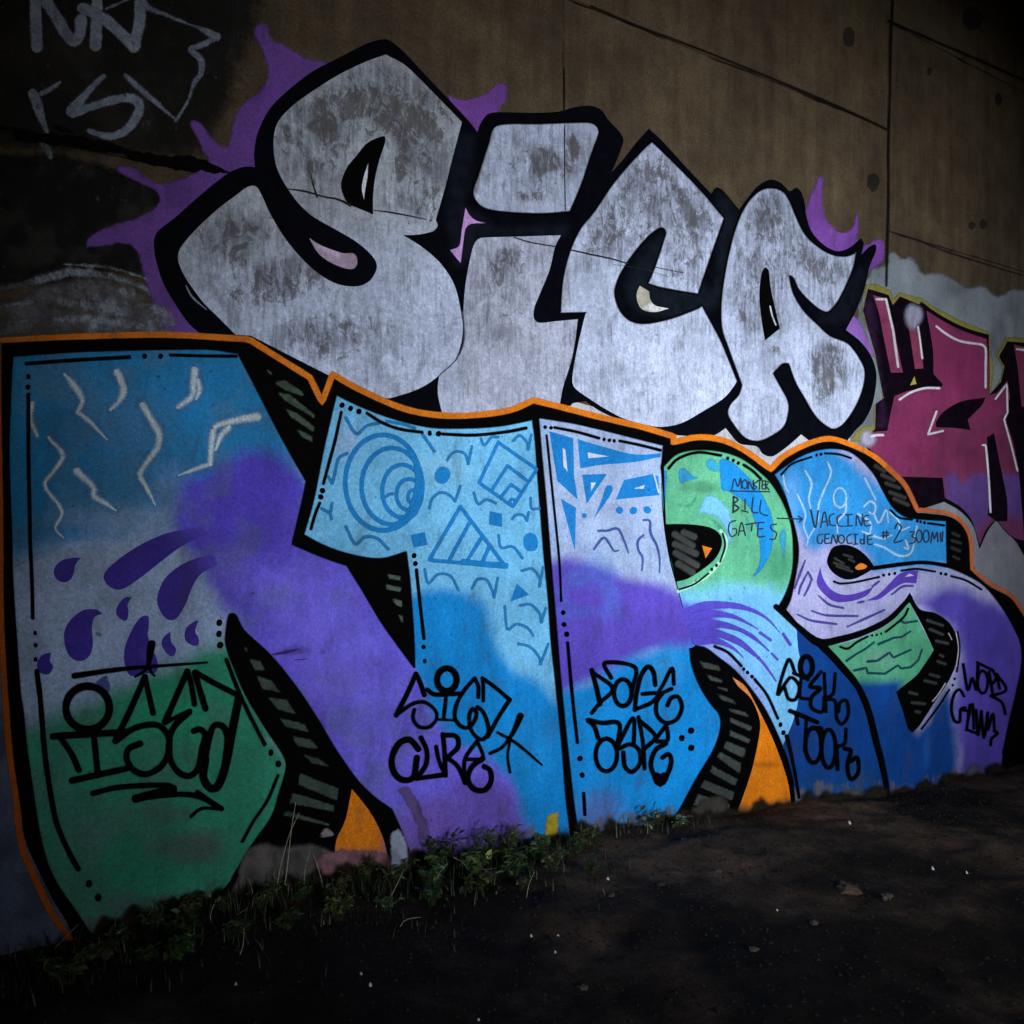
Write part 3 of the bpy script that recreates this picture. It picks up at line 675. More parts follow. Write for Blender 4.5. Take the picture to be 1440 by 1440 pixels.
n_ops = [BASEW, ('poly', '-20,470* 360,470* 460,760* 300,760 200,745 90,760 -20,780', 24, P(34, 128, 188), 1), ('blob', 120, 690, 90, 60, P(30, 112, 168), .8), ('blob', 290, 560, 60, 60, P(34, 134, 200), .6),
         ('blob', 185, 600, 70, 60, P(92, 140, 190), .45), ('blob', 110, 560, 50, 40, P(90, 135, 175), .4), ('blob', 240, 690, 40, 60, P(110, 140, 195), .55), ('blob', 200, 730, 130, 26, P(150, 165, 195), .5),
         ('poly', '250,690 300,660 345,635 390,640 440,690 500,800* 590,935* 650,1100* 660,1240* 540,1240* 322,860* 300,830 288,800 262,770 246,735', 17, P(88, 72, 206), 1),
         ('poly', '340,800 440,740 600,960 680,1230 560,1230 400,950', 60, P(118, 106, 236), 1), ('blob', 395, 760, 70, 60, P(76, 60, 176), .7), ('blob', 320, 800, 34, 40, P(110, 100, 200), .6),
         ('poly', '-20,1030* 60,1015 130,985 200,955 250,930 300,905* 324,895* 420,1100* 340,1300* 100,1400* -20,1300*', 22, P(50, 142, 114), 1),
         ('blob', 250, 1010, 80, 70, P(40, 160, 120), .8), ('blob', 80, 1120, 40, 130, P(62, 120, 110), .6), ('blob', 270, 1190, 60, 30, P(84, 88, 92), .75), ('blob', 235, 1145, 40, 22, P(78, 96, 96), .6), ('blob', 130, 1160, 50, 60, P(66, 104, 98), .5), ('blob', 190, 1280, 60, 30, P(62, 84, 88), .7), ('mott', 44, .5, P(96, 116, 120), .28),
         ('blob', 415, 915, 26, 8, P(70, 56, 130), .7), ('blob', 480, 960, 30, 30, P(120, 108, 210), .5), ('poly', '560,1150 640,1120 660,1240 560,1240', 18, P(112, 82, 170), .8)]
LN = fill(bl, 'letter', '17,501* 125,494 292,491 334,497* 360,547 395,615 430,677* 425,702 410,765* 450,782 487,795* 510,832 539,880 581,938* 625,1000* 665,1120* 670,1240* 585,1240* 574,1195 562,1165 550,1138* 525,1120 500,1095 470,1052 445,1010 415,965 380,922 342,886 330,864 322,864 318,882 317,905 327,935 345,977 372,1022 397,1060 402,1078 392,1115 380,1150 352,1190 325,1235 290,1275* 147,1345* 112,1290 74,1232 57,1180 45,1107 37,1050 32,1000 28,975 22,890 17,810 16,760 12,640 14,565',
          5.4, LIL, n_ops, step=3.4, label='letter N fading from blue to purple and green')
t_ops = [BASEW, ('mott', 34, .55, P(96, 170, 218), .5), ('blob', 490, 620, 22, 30, P(160, 180, 225), .6), ('blob', 620, 660, 60, 30, P(130, 190, 225), .6),
         ('poly', '566,842* 600,830 650,832 683,858 694,900 716,940 755,958 778,985* 820,1000* 820,1230* 540,1230* 566,940*', 12, MBL, 1),
         ('poly', '570,925* 592,965 606,1000 640,1040 690,1068 716,1098 732,1150 742,1240* 540,1240* 540,930*', 11, P(116, 102, 230), 1),
         ('poly', '600,1120 690,1100 740,1160 740,1240 580,1240', 16, P(104, 80, 172), .8), ('blob', 617, 1160, 22, 40, P(140, 90, 150), .5), ('blob', 690, 960, 40, 14, P(40, 120, 190), .5), ('blob', 745, 1040, 40, 60, P(30, 145, 220), .5)]
LT = fill(bl, 'letter', '472,555* 505,571 550,588 600,600 645,602 700,599 748,590* 752,622 757,690 765,790 770,840 774,900 780,955 790,1055 795,1120 802,1175 806,1215* 650,1235* 641,1122* 601,1001* 582,938* 581,900 575,815 570,776* 540,785 512,784 475,775 450,765 426,752* 440,702 455,627',
          5.5, LTB, t_ops, step=3.4, label='pale blue letter T filled with doodles')
r_ops = [BASEW, ('mott', 30, .55, P(150, 158, 196), .6),
         ('poly', '760,790* 790,785 830,790 870,808 910,818 940,826 975,850* 990,930* 940,915 900,925 870,950 830,960 780,985* 740,985*', 13, P(90, 72, 184), 1),
         ('poly', '770,972* 800,968 840,952 870,938 895,920 930,912 985,905* 1030,1000* 960,1200* 760,1200*', 13, MBL, 1), ('blob', 935, 940, 30, 30, P(60, 150, 215), .6),
         ('blob', 840, 1140, 40, 34, P(90, 110, 180), .7), ('blob', 885, 1165, 70, 12, P(96, 116, 140), .8), ('mott', 50, .6, P(40, 128, 200), .25)]
LR = fill(bl, 'letter', '756,587* 815,597 932,626* 929,680 932,735 940,785 952,830 962,860 985,885 985,908 977,908 969,912* 972,935 982,962 997,987 1011,1005 1012,1026 1002,1055 980,1092 962,1125 945,1157 938,1185* 818,1205* 812,1170 807,1140 800,1080 792,1005 785,930 781,880 775,810 767,710 760,635',
          5.5, LIL, r_ops, step=3.4, label='stem of letter R in white, purple and blue')
b_ops = [BASEW, ('mott', 28, .5, P(92, 172, 132), .6), ('blob', 1000, 660, 50, 24, P(104, 186, 146), .7), ('blob', 985, 685, 30, 9, P(70, 130, 100), .7), ('blob', 1090, 790, 24, 40, P(60, 130, 100), .8),
         ('poly', '930,838* 1000,830 1070,828 1130,835* 1200,900* 1200,1200* 930,1200*', 20, P(116, 186, 236), 1), ('blob', 1050, 850, 60, 22, P(105, 170, 225), .6), ('blob', 1060, 930, 40, 60, P(112, 172, 226), .6),
         ('poly', '930,826* 955,846 985,850 1016,858 1004,872 1012,892 1000,908* 940,915*', 8, P(86, 72, 188), 1), ('poly', '990,908 1010,905 1060,960 1085,1000 1080,1006 1040,960', 7, P(140, 150, 215), .8)]
LB = fill(bl, 'letter', '932,655* 951,638 980,632 1015,635 1045,646 1072,667 1084,680 1100,706 1112,740 1115,780 1112,810 1103,837 1092,856* 1110,872 1147,906* 1175,937 1200,967 1215,1000 1225,1040 1235,1077 1243,1117 1246,1150* 1120,1165* 1115,1105 1107,1072 1095,1040 1077,1002 1057,972 1032,943 1008,924 992,912 977,908* 966,885 960,856 950,817 942,785 934,737 930,690',
          5.9, P(92, 172, 134), b_ops, step=3.0, label='green bowl and pale blue leg of letter R')
LD = fill(bl, 'leg_shadow', '1119,883* 1147,906* 1175,937 1200,967 1215,1000 1225,1040 1235,1077 1243,1117 1246,1150* 1120,1165* 1115,1105 1107,1072 1100,1047* 1113,1017 1120,992 1123,965 1125,935 1121,910', 6.4, P(10, 60, 132), [BASEW, ('mott', 40, .5, P(10, 56, 124), .8), ('grad', 1180, 1060, 1190, 1130, P(20, 66, 118), .8), ('blob', 1170, 905, 20, 12, P(30, 90, 175), .6)], step=4, parent=LB, label='dark blue leg side')
s_ops = [BASEW, ('mott', 30, .5, P(140, 140, 184), .6), ('poly', '1075,655* 1160,620* 1265,705* 1340,725* 1340,797* 1226,802* 1210,775 1190,762 1165,762 1140,772 1118,740 1098,700', 12, P(38, 128, 194), 1), ('blob', 1110, 700, 20, 40, P(100, 160, 220), .6), ('blob', 1175, 690, 30, 30, P(40, 140, 205), .6), ('blob', 1280, 760, 50, 20, P(34, 116, 170), .5),
         ('poly', '1286,846* 1302,838 1350,830 1395,846 1460,880* 1460,1150* 1338,1150* 1346,1060 1338,1000 1350,930 1342,880 1300,858', 13, P(84, 70, 172), 1), ('blob', 1370, 890, 50, 40, P(68, 56, 148), .7),
         ('poly', '1150,950* 1200,966* 1266,966* 1290,1032* 1332,968* 1340,1010 1346,1060 1340,1150* 1180,1160*', 10, P(12, 64, 138), 1), ('blob', 1310, 1060, 40, 40, P(14, 58, 128), .7), ('blob', 1302, 1050, 6, 30, P(30, 90, 170), .6)]
LZ = fill(bl, 'letter', '1087,667* 1100,657 1127,640 1157,631 1185,632 1205,642 1227,665 1242,692 1255,713 1275,727 1330,732* 1331,796* 1362,810 1385,825 1407,852 1425,882 1435,907 1436,935 1427,980 1418,1017 1409,1060 1405,1110* 1335,1130* 1256,1150* 1250,1115 1243,1078 1233,1030 1222,995 1207,965 1185,938 1159,907* 1149,897* 1125,880 1104,856* 1111,840 1117,810 1121,782 1120,760 1112,727 1100,690',
          5.5, P(160, 160, 202), s_ops, step=3.2, label='letter S in blue, lilac, purple and dark blue')
LG = fill(bl, 'terminal', '1278,847* 1288,867 1312,914* 1299,934 1287,950 1268,965* 1262,975* 1205,975* 1185,940 1159,907* 1182,905 1216,894 1249,877', 6.0, P(82, 160, 124), [('mott', 24, .5, P(72, 150, 116), .7), ('poly', '1180,958* 1215,960 1266,956* 1270,990* 1180,990*', 9, P(12, 64, 138), 1), ('blob', 1235, 925, 26, 14, P(112, 150, 136), .6)], step=3, parent=LZ, label='green terminal of letter S')

# black shadows and counters inside
fill(bl, 'counter', '934,737* 965,737 995,741 1010,750 1014,765 1005,785 985,802 965,814 950,818* 942,785 937,760', 6.6, BLK, parent=LB)
fill(bl, 'orange_chip', '986,767* 1000,771* 991,785*', 7.2, ORG, parent=LB)
fill(bl, 'counter', '1164,780 1171,769 1187,766 1205,772 1220,785 1229,798* 1215,807 1200,814 1185,814 1170,805 1162,792', 6.6, BLK, parent=LZ)
fill(bl, 'orange_chip', '1201,798 1209,792 1218,796 1214,800 1204,801', 7.2, ORG, parent=LZ, bstep=1.5)
fill(bl, 'inner_shadow', '1278,833* 1292,856 1314,862 1332,874 1342,890 1346,912 1343,934 1332,959 1314,986 1292,1020 1282,1030* 1276,1025 1268,999 1259,973* 1267,966* 1287,950 1299,934 1312,914* 1296,880 1278,847* 1262,860', 6.6, BLK, parent=LZ)
stroke(bl, 'black_line', [('1090,853 1124,884 1150,903 1180,899 1216,888 1250,870 1279,840', [8, 8, 11, 9, 9, 8, 6])], 9, 6.9, BLK, parent=LZ)
stroke(bl, 'black_line', [('1150,903 1178,932 1203,962 1219,996 1231,1040 1241,1080 1249,1128', [11, 10, 9, 9, 8, 8, 7])], 9, 6.9, BLK, parent=LZ)
stroke(bl, 'black_line', [('1226,799 1270,793 1300,791 1335,796', [6, 6, 5, 6])], 6, 6.9, BLK, parent=LZ)
stroke(bl, 'black_line', [('930,655 932,690 934,740', [5, 2, 3])], 3, 6.9, BLK, parent=LB)
# orange triangles and bare patches by the ground
fill(bl, 'orange_patch', '494,1109* 515,1135 530,1160 540,1185 546,1215* 470,1215* 472,1182 485,1152', 5.3, P(214, 118, 18), [('poly', '535,1150* 560,1150* 560,1240* 540,1240*', 6, P(160, 100, 110), .9), ('poly', '460,1196* 560,1196* 560,1240* 460,1240*', 8, P(140, 96, 100), .8)], step=4)
fill(bl, 'orange_patch', '1029,952* 1047,965 1067,1000 1087,1042 1105,1092 1111,1126 1114,1160* 1026,1172* 1034,1145 1042,1125 1057,1080 1067,1032 1067,1010 1055,982 1037,965', 5.3, P(218, 120, 18), [('blob', 1078, 1075, 22, 5, P(150, 82, 20), .7), ('poly', '1020,1128 1060,1134 1120,1122 1120,1180 1020,1180', 6, P(110, 72, 40), .9), ('poly', '1029,952 1045,966 1066,1000 1066,1010 1056,984', 3, P(225, 160, 130), .8)], step=3)
bare = [('bare_patch', '340,1196 370,1180 400,1186 440,1182 470,1196 476,1230* 470,1300* 300,1330* 318,1262 330,1230', P(92, 86, 86), 10), ('bare_patch', '440,1206 470,1192 540,1196 556,1220* 540,1270* 440,1270*', P(128, 92, 100), 8),
        ('bare_patch', '548,1170 560,1164 574,1190 578,1230* 546,1240*', P(150, 156, 180), 5), ('bare_patch', '556,1110 572,1104 590,1130 604,1165 602,1200 588,1190 580,1150', P(96, 78, 130), 6),
        ('yellow_patch', '768,1146 784,1140 784,1180* 762,1185*', P(178, 158, 40), 4), ('bare_patch', '808,1188 860,1170 940,1152 940,1200* 800,1215*', P(104, 112, 124), 5), ('bare_patch', '975,1130 1020,1118 1030,1170* 950,1185*', P(60, 54, 50), 7),
        ('bare_patch', '1178,1114 1196,1106 1216,1112 1216,1140* 1178,1145*', P(70, 70, 66), 8), ('bare_patch', '1352,1088 1366,1070 1380,1078 1384,1110* 1350,1110*', P(80, 84, 104), 8), ('bare_patch', '452,1165 462,1162 468,1172 456,1178 446,1176', P(140, 130, 134), 3)]
for i, (nm, pa, co, sf) in enumerate(bare):
    fill(bl, nm, pa, 7.4 + i * .05, co, [('mott', 16, .5, tuple(x * .55 for x in co), .8)], step=3.5, soft=sf, rough=3)
# hatching in the shadows
HG = P(66, 80, 74)
for q in ('430,260 500,270 540,335 470,335', '470,350 570,385 625,460 510,440', '530,475 650,490 715,585 600,555', '600,590 750,625 785,685 640,650', '660,690 790,715 840,780 710,760', '720,790 830,820 915,885 790,855', '720,900 945,990 940,1070 710,975', '680,1010 920,1085 920,1130 660,1080', '640,1110 900,1190 890,1210 630,1150', '400,190 430,200 440,235 415,225'):
    fill(bl, 'hatch', q, 5.3, HG, [('mott', 12, .5, P(48, 58, 54), .7)], step=3, soft=2.5, z=ZQ, straight=True)
for q in ('880,190 1000,220 1020,260 910,240', '915,260 1020,300 1030,330 950,310', '960,330 1050,350 1060,380 985,350', '980,370 1080,410 1110,450 1010,420', '1035,455 1150,480 1190,525 1070,490', '1060,510 1190,560 1185,600 1060,545', '1060,580 1180,635 1175,670 1055,620', '1035,640 1160,690 1140,750 1020,690', '1000,700 1130,770 1120,840 985,740', '960,780 1110,860 1095,910 945,825', '915,860 1090,930 1080,990 890,910', '880,940 1070,1000 1050,1060 850,1010'):
    fill(bl, 'hatch', q, 5.3, P(66, 74, 70), [('mott', 12, .5, P(52, 58, 56), .7)], step=3, soft=2.5, z=ZS, straight=True)
for q in ('320,385 400,375 500,440 520,480 400,440', '340,440 430,455 570,570 575,605 400,500', '390,530 470,560 570,640 565,680 430,590', '440,630 560,695 555,735 490,700', '280,315 310,320 350,350 320,355'):
    fill(bl, 'hatch', q, 5.3, P(66, 84, 70), [('mott', 12, .5, P(48, 60, 52), .7)], step=3, soft=2.5, z=ZJ, straight=True)
for q in ('10,1065 90,1075 95,1110 25,1100', '0,1120 95,1140 100,1175 10,1160', '20,1195 100,1215 105,1265 60,1245', '70,1290 105,1300 110,1355 90,1340'):
    fill(bl, 'hatch', q, 5.3, P(84, 98, 90), step=3, soft=2.5, z=ZK, straight=True)
for q in ('830,765 930,830', '830,820 950,875', '835,870 955,940', '850,930 930,980', '880,755 940,780'):
    stroke(bl, 'hatch', q, 9, 7.0, P(58, 62, 60), feather=4, z=ZL, parent=LB)
for q in ('370,660 420,690', '365,685 450,715', '380,705 470,735', '420,640 470,655', '450,665 480,680'):
    stroke(bl, 'hatch', q, 3, 7.0, P(48, 50, 50), feather=3, z=ZN, parent=LZ)
for q in ('1160,380 1210,410', '1195,430 1265,462', '1220,478 1295,505', '1240,528 1325,560', '1265,565 1345,600'):
    stroke(bl, 'hatch', q, 5, 5.4, P(48, 47, 46), feather=4, z=ZM)
for q in ('1035,520 1070,535', '1030,560 1080,575', '1030,600 1075,620', '1040,650 1070,665'):
    stroke(bl, 'hatch', q, 4, 5.4, P(40, 42, 42), feather=4, z=ZN)
for q in ('680,400 800,440', '700,470 800,510', '750,560 840,580', '780,670 800,680', '760,720 820,740', '700,820 770,840', '660,870 750,890', '540,960 600,975', '560,1040 660,1050', '590,1110 620,1115'):
    stroke(bl, 'hatch', q, 4, 7.0, P(54, 58, 58), feather=4, z=ZU, parent=LZ)
for q, w in (('845,500 870,550', 1.2), ('820,890 770,970 720,1030', 1.6), ('905,500 922,620 905,760', 1.4)):
    stroke(bl, 'highlight', q, w, 7.0, P(190, 180, 190), z=ZU, parent=LZ)

for pa, of, pr in (('542,77* 570,93 610,132 649,172* 635,225 625,265 612,310* 615,317 609,325 588,330 566,331* 583,341 601,354 620,372 637,398 646,430 650,468 640,505 617,528 592,545 562,556 540,560', 4.3, LS),
                   ('331,471* 305,445 285,425 260,390 250,365 254,348 276,322 305,295 330,276 348,263 360,263 369,278 380,302 400,335 425,365 450,387 475,400 500,403 517,397 527,384 529,371 520,357 500,340 475,325 440,305 420,287 407,270 395,250 387,230 384,200 390,173 410,150 437,130 475,106 512,88 542,77*', 4.3, LS),
                   ('472,555* 505,571 550,588 600,600 645,602 700,599 748,590* 752,622 757,690 765,790 770,840 774,900 780,955 790,1055 795,1120 802,1175', 6.0, LT), ('582,938* 581,900 575,815 570,776* 540,785 512,784 475,775 450,765 426,752* 440,702 455,627 472,555*', 6.0, LT),
                   ('17,501* 125,494 292,491 334,497* 360,547 395,615 430,677* 425,702 410,765* 450,782 487,795* 510,832 539,880 581,938*', 5.7, LN), ('574,1195 562,1165 550,1138* 525,1120 500,1095 470,1052 445,1010 415,965 380,922 342,886 330,864 322,864 318,882 317,905 327,935 345,977 372,1022 397,1060 402,1078 392,1115 380,1150 352,1190 325,1235', 5.7, LN),
                   ('147,1345* 112,1290 74,1232 57,1180 45,1107 37,1050 32,1000 28,975 22,890 17,810 16,760 12,640 14,565 17,501*', 5.7, LN),
                   ('756,587* 815,597 932,626* 929,660', 6.0, LR), ('969,912* 972,935 982,962 997,987 1011,1005 1012,1026 1002,1055 980,1092 962,1125 945,1157', 6.0, LR), ('812,1170 807,1140 800,1080 792,1005 785,930 781,880 775,810 767,710 760,635 756,587*', 6.0, LR),
                   ('932,655* 951,638 980,632 1015,635 1045,646 1072,667 1084,680 1100,706 1112,740 1115,780 1112,810 1103,837 1092,856* 1110,872 1147,906*', 6.5, LB), ('1115,1105 1107,1072 1095,1040 1077,1002 1057,972 1032,943 1008,924 992,912 977,908*', 6.9, LB),
                   ('1104,856* 1111,840 1117,810 1121,782 1120,760 1112,727 1100,690 1087,667* 1100,657 1127,640 1157,631 1185,632 1205,642 1227,665 1242,692 1255,713 1275,727 1330,732* 1331,792*', 6.2, LZ), ('1335,798 1362,810 1385,825 1407,852 1425,882 1435,907 1436,935 1427,980 1418,1017 1409,1060', 6.2, LZ)):
    edge(bl, pa, of, pr, closed=False)
edge(sv, '697,177 760,174 825,172 837,176 842,186 832,215 817,260 801,298* 760,301 712,299 682,294 669,284 664,270 672,245 685,205', 4.3, LJ)
edge(sv, '916,199* 950,232 985,268 1018,307* 1010,330 997,367 981,414* 950,409 925,404 910,399* 920,375 931,342 935,327 931,321 924,323 910,334 892,355 880,372 869,392 864,412 869,432 880,447 895,454 915,454 945,447 972,437 987,430* 995,445 1014,481 1036,535*', 4.3, LC, closed=False)
edge(sv, '823,440* 787,441* 788,420 791,390 800,355 815,322 835,297 860,260 885,230 907,207 916,199*', 4.3, LC, closed=False)
edge(sv, '1082,264 1100,269 1110,283 1120,307 1132,330 1150,347 1170,358 1190,360 1204,354* 1200,375 1190,400 1177,425 1164,439 1152,436 1135,422 1122,407 1115,392 1110,388 1115,412 1130,437 1150,457 1167,472 1192,483 1209,505 1216,524 1212,550 1200,577 1185,597 1172,604 1160,599 1145,585 1130,560 1117,537 1108,512* 1100,512 1087,525* 1095,540 1106,560 1109,575 1102,600 1080,616 1062,621 1045,615 1030,597 1022,582 1026,568 1037,556 1042,542* 1022,487 1014,462 1013,425 1020,375 1032,325 1047,290 1065,270', 4.3, LA)
# mud thrown up against the foot of the wall
_mr = random.Random(5)
for x in range(150, 1440, 34):
    yb = float(np.interp(x, [120, 335, 560, 640, 800, 945, 1120, 1250, 1410], [1310, 1258, 1225, 1203, 1178, 1156, 1128, 1116, 1084])); h = _mr.uniform(7, 22) * (1.25 if x < 900 else .9)
    q = [(x - 26, yb + 14), (x - 22, yb - h * .4), (x - 8, yb - h), (x + 6, yb - h * _mr.uniform(.5, .9)), (x + 20, yb - h * .5), (x + 26, yb + 12)]
    fill(wall, 'mud_splash', (np.array(q, float) + np.array([_mr.uniform(-8, 8), 0]), [True] + [False] * 4 + [True]), 8.9 + .03 * (x % 7), (.016, .0125, .0095), [], step=3, soft=8, rough=5, mat=M_BLACK_SOFT)

# ---------------- letter N details
LW = P(206, 222, 242)
for q, w in (('360,345 390,380 460,485 435,555', [3, 8, 7, 5]), ('435,560 500,610 600,715', [6, 5, 2]), ('655,335 672,370 692,440 665,500 615,548', [9, 8, 9, 6, 3]), ('1092,325 1085,400 1075,470 1000,530', [9, 8, 7, 6]), ('1112,380 1118,440 1100,485', [5, 6, 3]),
             ('800,520 840,590 890,680 880,760 830,830 785,910 820,980 870,1080', [8, 8, 8, 8, 6, 6, 5, 2]), ('1445,585 1350,600 1230,630 1200,650 1185,760 1180,850', [10, 9, 7, 7, 7, 6]), ('1180,850 1090,880 1000,915', [5, 5, 2]), ('1280,650 1240,690 1210,770', [8, 6, 3]),
             ('270,700 350,800 300,890 250,970 345,1115 310,1210 355,1265', [4, 6, 5, 4, 5, 4, 2]), ('430,890 525,985 525,1030 590,1070 650,1112', [9, 7, 7, 6, 2]), ('180,510 172,600 205,690', [6, 5, 5])):
    stroke(bl, 'spray_haze', [(q, [x * 2.6 + 3 for x in w])], 6, 6.3, P(84, 148, 206), feather=14, alpha=.42, z=ZI, parent=LN)
    stroke(bl, 'spray_line', [(q, [x * 1.1 for x in w])], 6, 6.7, LW, feather=5.5, alpha=.78, z=ZI, parent=LN)
DP = P(62, 46, 150)
for q in ('455,95* 400,98 340,115 302,160 310,210 350,235 395,220 415,175 422,135', '575,412* 540,388 470,390 400,440 360,510 365,600 400,660 450,678 500,650 520,580 515,490 530,430', '740,318* 700,320 660,365 650,410 680,445 710,448 720,400 715,360',
          '830,425 790,430 740,500 700,600 698,690 730,760 800,745 868,745 885,690 860,620 830,540 835,480', '955,512* 920,540 905,580 930,630 970,652 988,610 960,570', '1115,447* 1080,460 1040,500 1040,560 1080,590 1110,590 1115,550 1095,510', '285,630* 240,640 205,690 220,740 270,752 298,710 280,680'):
    fill(bl, 'drop', q, 6.1, DP, [('mott', 20, .5, P(76, 60, 164), .6)], step=4, z=ZO, parent=LN)
fill(bl, 'drop', '600,750* 560,770 530,800 560,830 610,860 620,810', 6.1, P(70, 84, 150), step=4, soft=3, z=ZO, parent=LN)
fill(bl, 'drop', '285,742* 265,744 240,748 215,757 190,770 165,787 148,803 145,812 150,822 162,829 175,827 200,810 225,790 260,765 292,752*', 6.1, DP, [('grad', 240, 780, 290, 745, P(84, 68, 184), 1)], step=4, parent=LN)
fill(bl, 'drop', '300,780* 275,785 250,797 230,815 220,842 225,860 235,871 247,870 260,850 270,825 282,807 305,795*', 6.1, DP, [('grad', 260, 800, 298, 786, P(84, 68, 184), 1)], step=4, parent=LN)
def dash(strs, w, z, parent, off=6.8):
    for q in strs: stroke(bl, 'dash', q, w, off, BLK, z=z, parent=parent)
dash(['145,287 400,268 725,250'], 5.5, ZI, LN); dash(['955,238 1140,243 1325,245'], 4.5, ZI, LN); dash(['157,460 158,800 165,1150 168,1300 178,1530 182,1715'], 5.5, ZI, LN)
dot(bl, 'dot', '810,245 900,245 157,360 155,418', 3.6, 6.8, BLK, LN, ZI)
dot(bl, 'dot', '195,520 198,588 198,668', 3.2, 6.8, BLK, LN, ZO)
dash(['205,735 225,900 250,1200 285,1440 320,1600 390,1760 437,1845'], 8, ZO, LN)
dot(bl, 'dot', '498,968 550,1045', 5.2, 6.8, BLK, LN, ZP)
dot(bl, 'dot', '1230,462 1228,525 1235,588', 4.6, 6.8, BLK, LN, ZO)
dash(['310,270 380,450 450,600 525,745'], 6, ZQ, LN); dash(['600,920 540,1060 460,1180 400,1290'], 5, ZQ, LN); dot(bl, 'dot', '560,792 602,855', 4.6, 6.8, BLK, LN, ZQ)
stroke(bl, 'crack', [('570,240 640,228 720,210', [2, 5, 1]), ('690,272 760,266', 1.2)], 2, 6.9, P(50, 40, 100), z=ZQ, parent=LN, alpha=.8, feather=3)
# ---------------- letter T doodles
DB = P(26, 126, 198)
ck = ['o950,955 212,268', 'o1000,975 170,215', 'o1058,1002 112,148', 'o1097,1022 72,88', 'o1125,1035 35,40']
for k, q in enumerate(ck): stroke(bl, 'ring', [(q, 6.5 - k * .4)], 6, 6.1 + k * .1, DB, z=ZJ, parent=LT, feather=2)
stroke(bl, 'ring', [('o950,955 206,262 -45 70', [5, 12, 16, 10])], 10, 6.9, DB, z=ZJ, parent=LT, feather=2)
stroke(bl, 'ring', [('o1010,985 150,200 10 70', [4, 12, 5])], 10, 7.1, DB, z=ZJ, parent=LT, feather=2)
dk = [['350,430 380,390 420,380 455,400 470,450', '490,350 470,450'], ['250,700 270,640 320,610 370,630 395,660', '425,575 395,660'], ['540,305 560,345 600,300 640,300'], ['720,320 760,290 800,330 805,370', '825,285 805,370'],
      ['500,610 525,675 570,650 625,670'], ['820,640 825,700 870,700'], ['715,760 740,735 780,740 800,770', '810,720 800,770'], ['640,850 655,920 720,915 775,980'], ['770,1050 830,1040 870,1090 870,1140', '890,1030 870,1140'],
      ['225,1040 245,1120 300,1070 370,1080 415,1160'], ['490,1150 520,1100 570,1100 600,1150 615,1200', '635,1090 615,1200'], ['760,1245 820,1240 870,1290 880,1340', '905,1260 880,1340'], ['675,1250 690,1380 740,1350 800,1370 835,1415'], ['750,1460 820,1480 870,1540 875,1575', '920,1460 875,1575']]
for q in dk: stroke(bl, 'doodle', q, 3.6, 6.3, P(34, 122, 184), z=ZK, parent=LT, feather=2)
for q in (['740,590 800,680 860,635 930,620'], ['750,790 700,820 680,900 665,960', '640,920 665,960'], ['605,1100 650,1120 665,1070', '650,1120 660,1160'], ['740,1200 795,1300 850,1260 920,1270 980,1330'], ['1170,680 1240,780'], ['970,610 1060,625 1130,650'], ['965,1035 985,1020 1005,1018']):
    stroke(bl, 'doodle', q, 4.2, 6.3, P(34, 122, 184), z=ZJ, parent=LT, feather=2)
stroke(bl, 'doodle', ['640,330 855,480 720,690 530,555 640,325', '690,460 810,550', '690,460 600,600', '710,565 765,605', '710,565 650,640', 'o718,665 16,16'], 4.4, 6.3, DB, z=ZK, parent=LT, feather=2, straight=True)
stroke(bl, 'doodle', ['425,690 250,990 680,1028 425,690', '480,775 365,985', '540,870 465,990', '585,920 550,1000'], 5, 6.3, DB, z=ZK, parent=LT, feather=2, straight=True)
stroke(bl, 'doodle', [('440,1000 560,1012 680,1022', 8)], 8, 7.0, DB, z=ZK, parent=LT, feather=2)
dot(bl, 'blue_dot', '325,513', 11.5, 6.3, DB, LT, ZK); dot(bl, 'blue_dot', '820,890', 12, 6.3, DB, LT, ZK)
for q in ('590,715* 660,730* 660,805* 585,790*', '145,850* 225,832* 240,905* 160,920*', '742,1120* 812,1185* 705,1225*'):
    fill(bl, 'blue_block', q, 6.3, DB, z=ZK, parent=LT)
dash(['715,560 680,720 645,850 615,960', '595,1070 570,1130 545,1215', '860,565 950,620 1050,655 1170,672'], 4.6, ZJ, LT)
dot(bl, 'dot', '610,1000 600,1035 720,520 768,538 815,555 1213,677 1263,680', 3.8, 6.8, BLK, LT, ZJ)
dash(['325,282 500,288 680,270 795,248'], 4.6, ZK, LT); dash(['178,1045 200,1250 220,1430'], 5, ZK, LT); dot(bl, 'dot', '165,965 172,1010', 3.6, 6.8, BLK, LT, ZK)
dot(bl, 'dot', '458,118 465,198', 3.2, 6.8, BLK, LT, ZR)
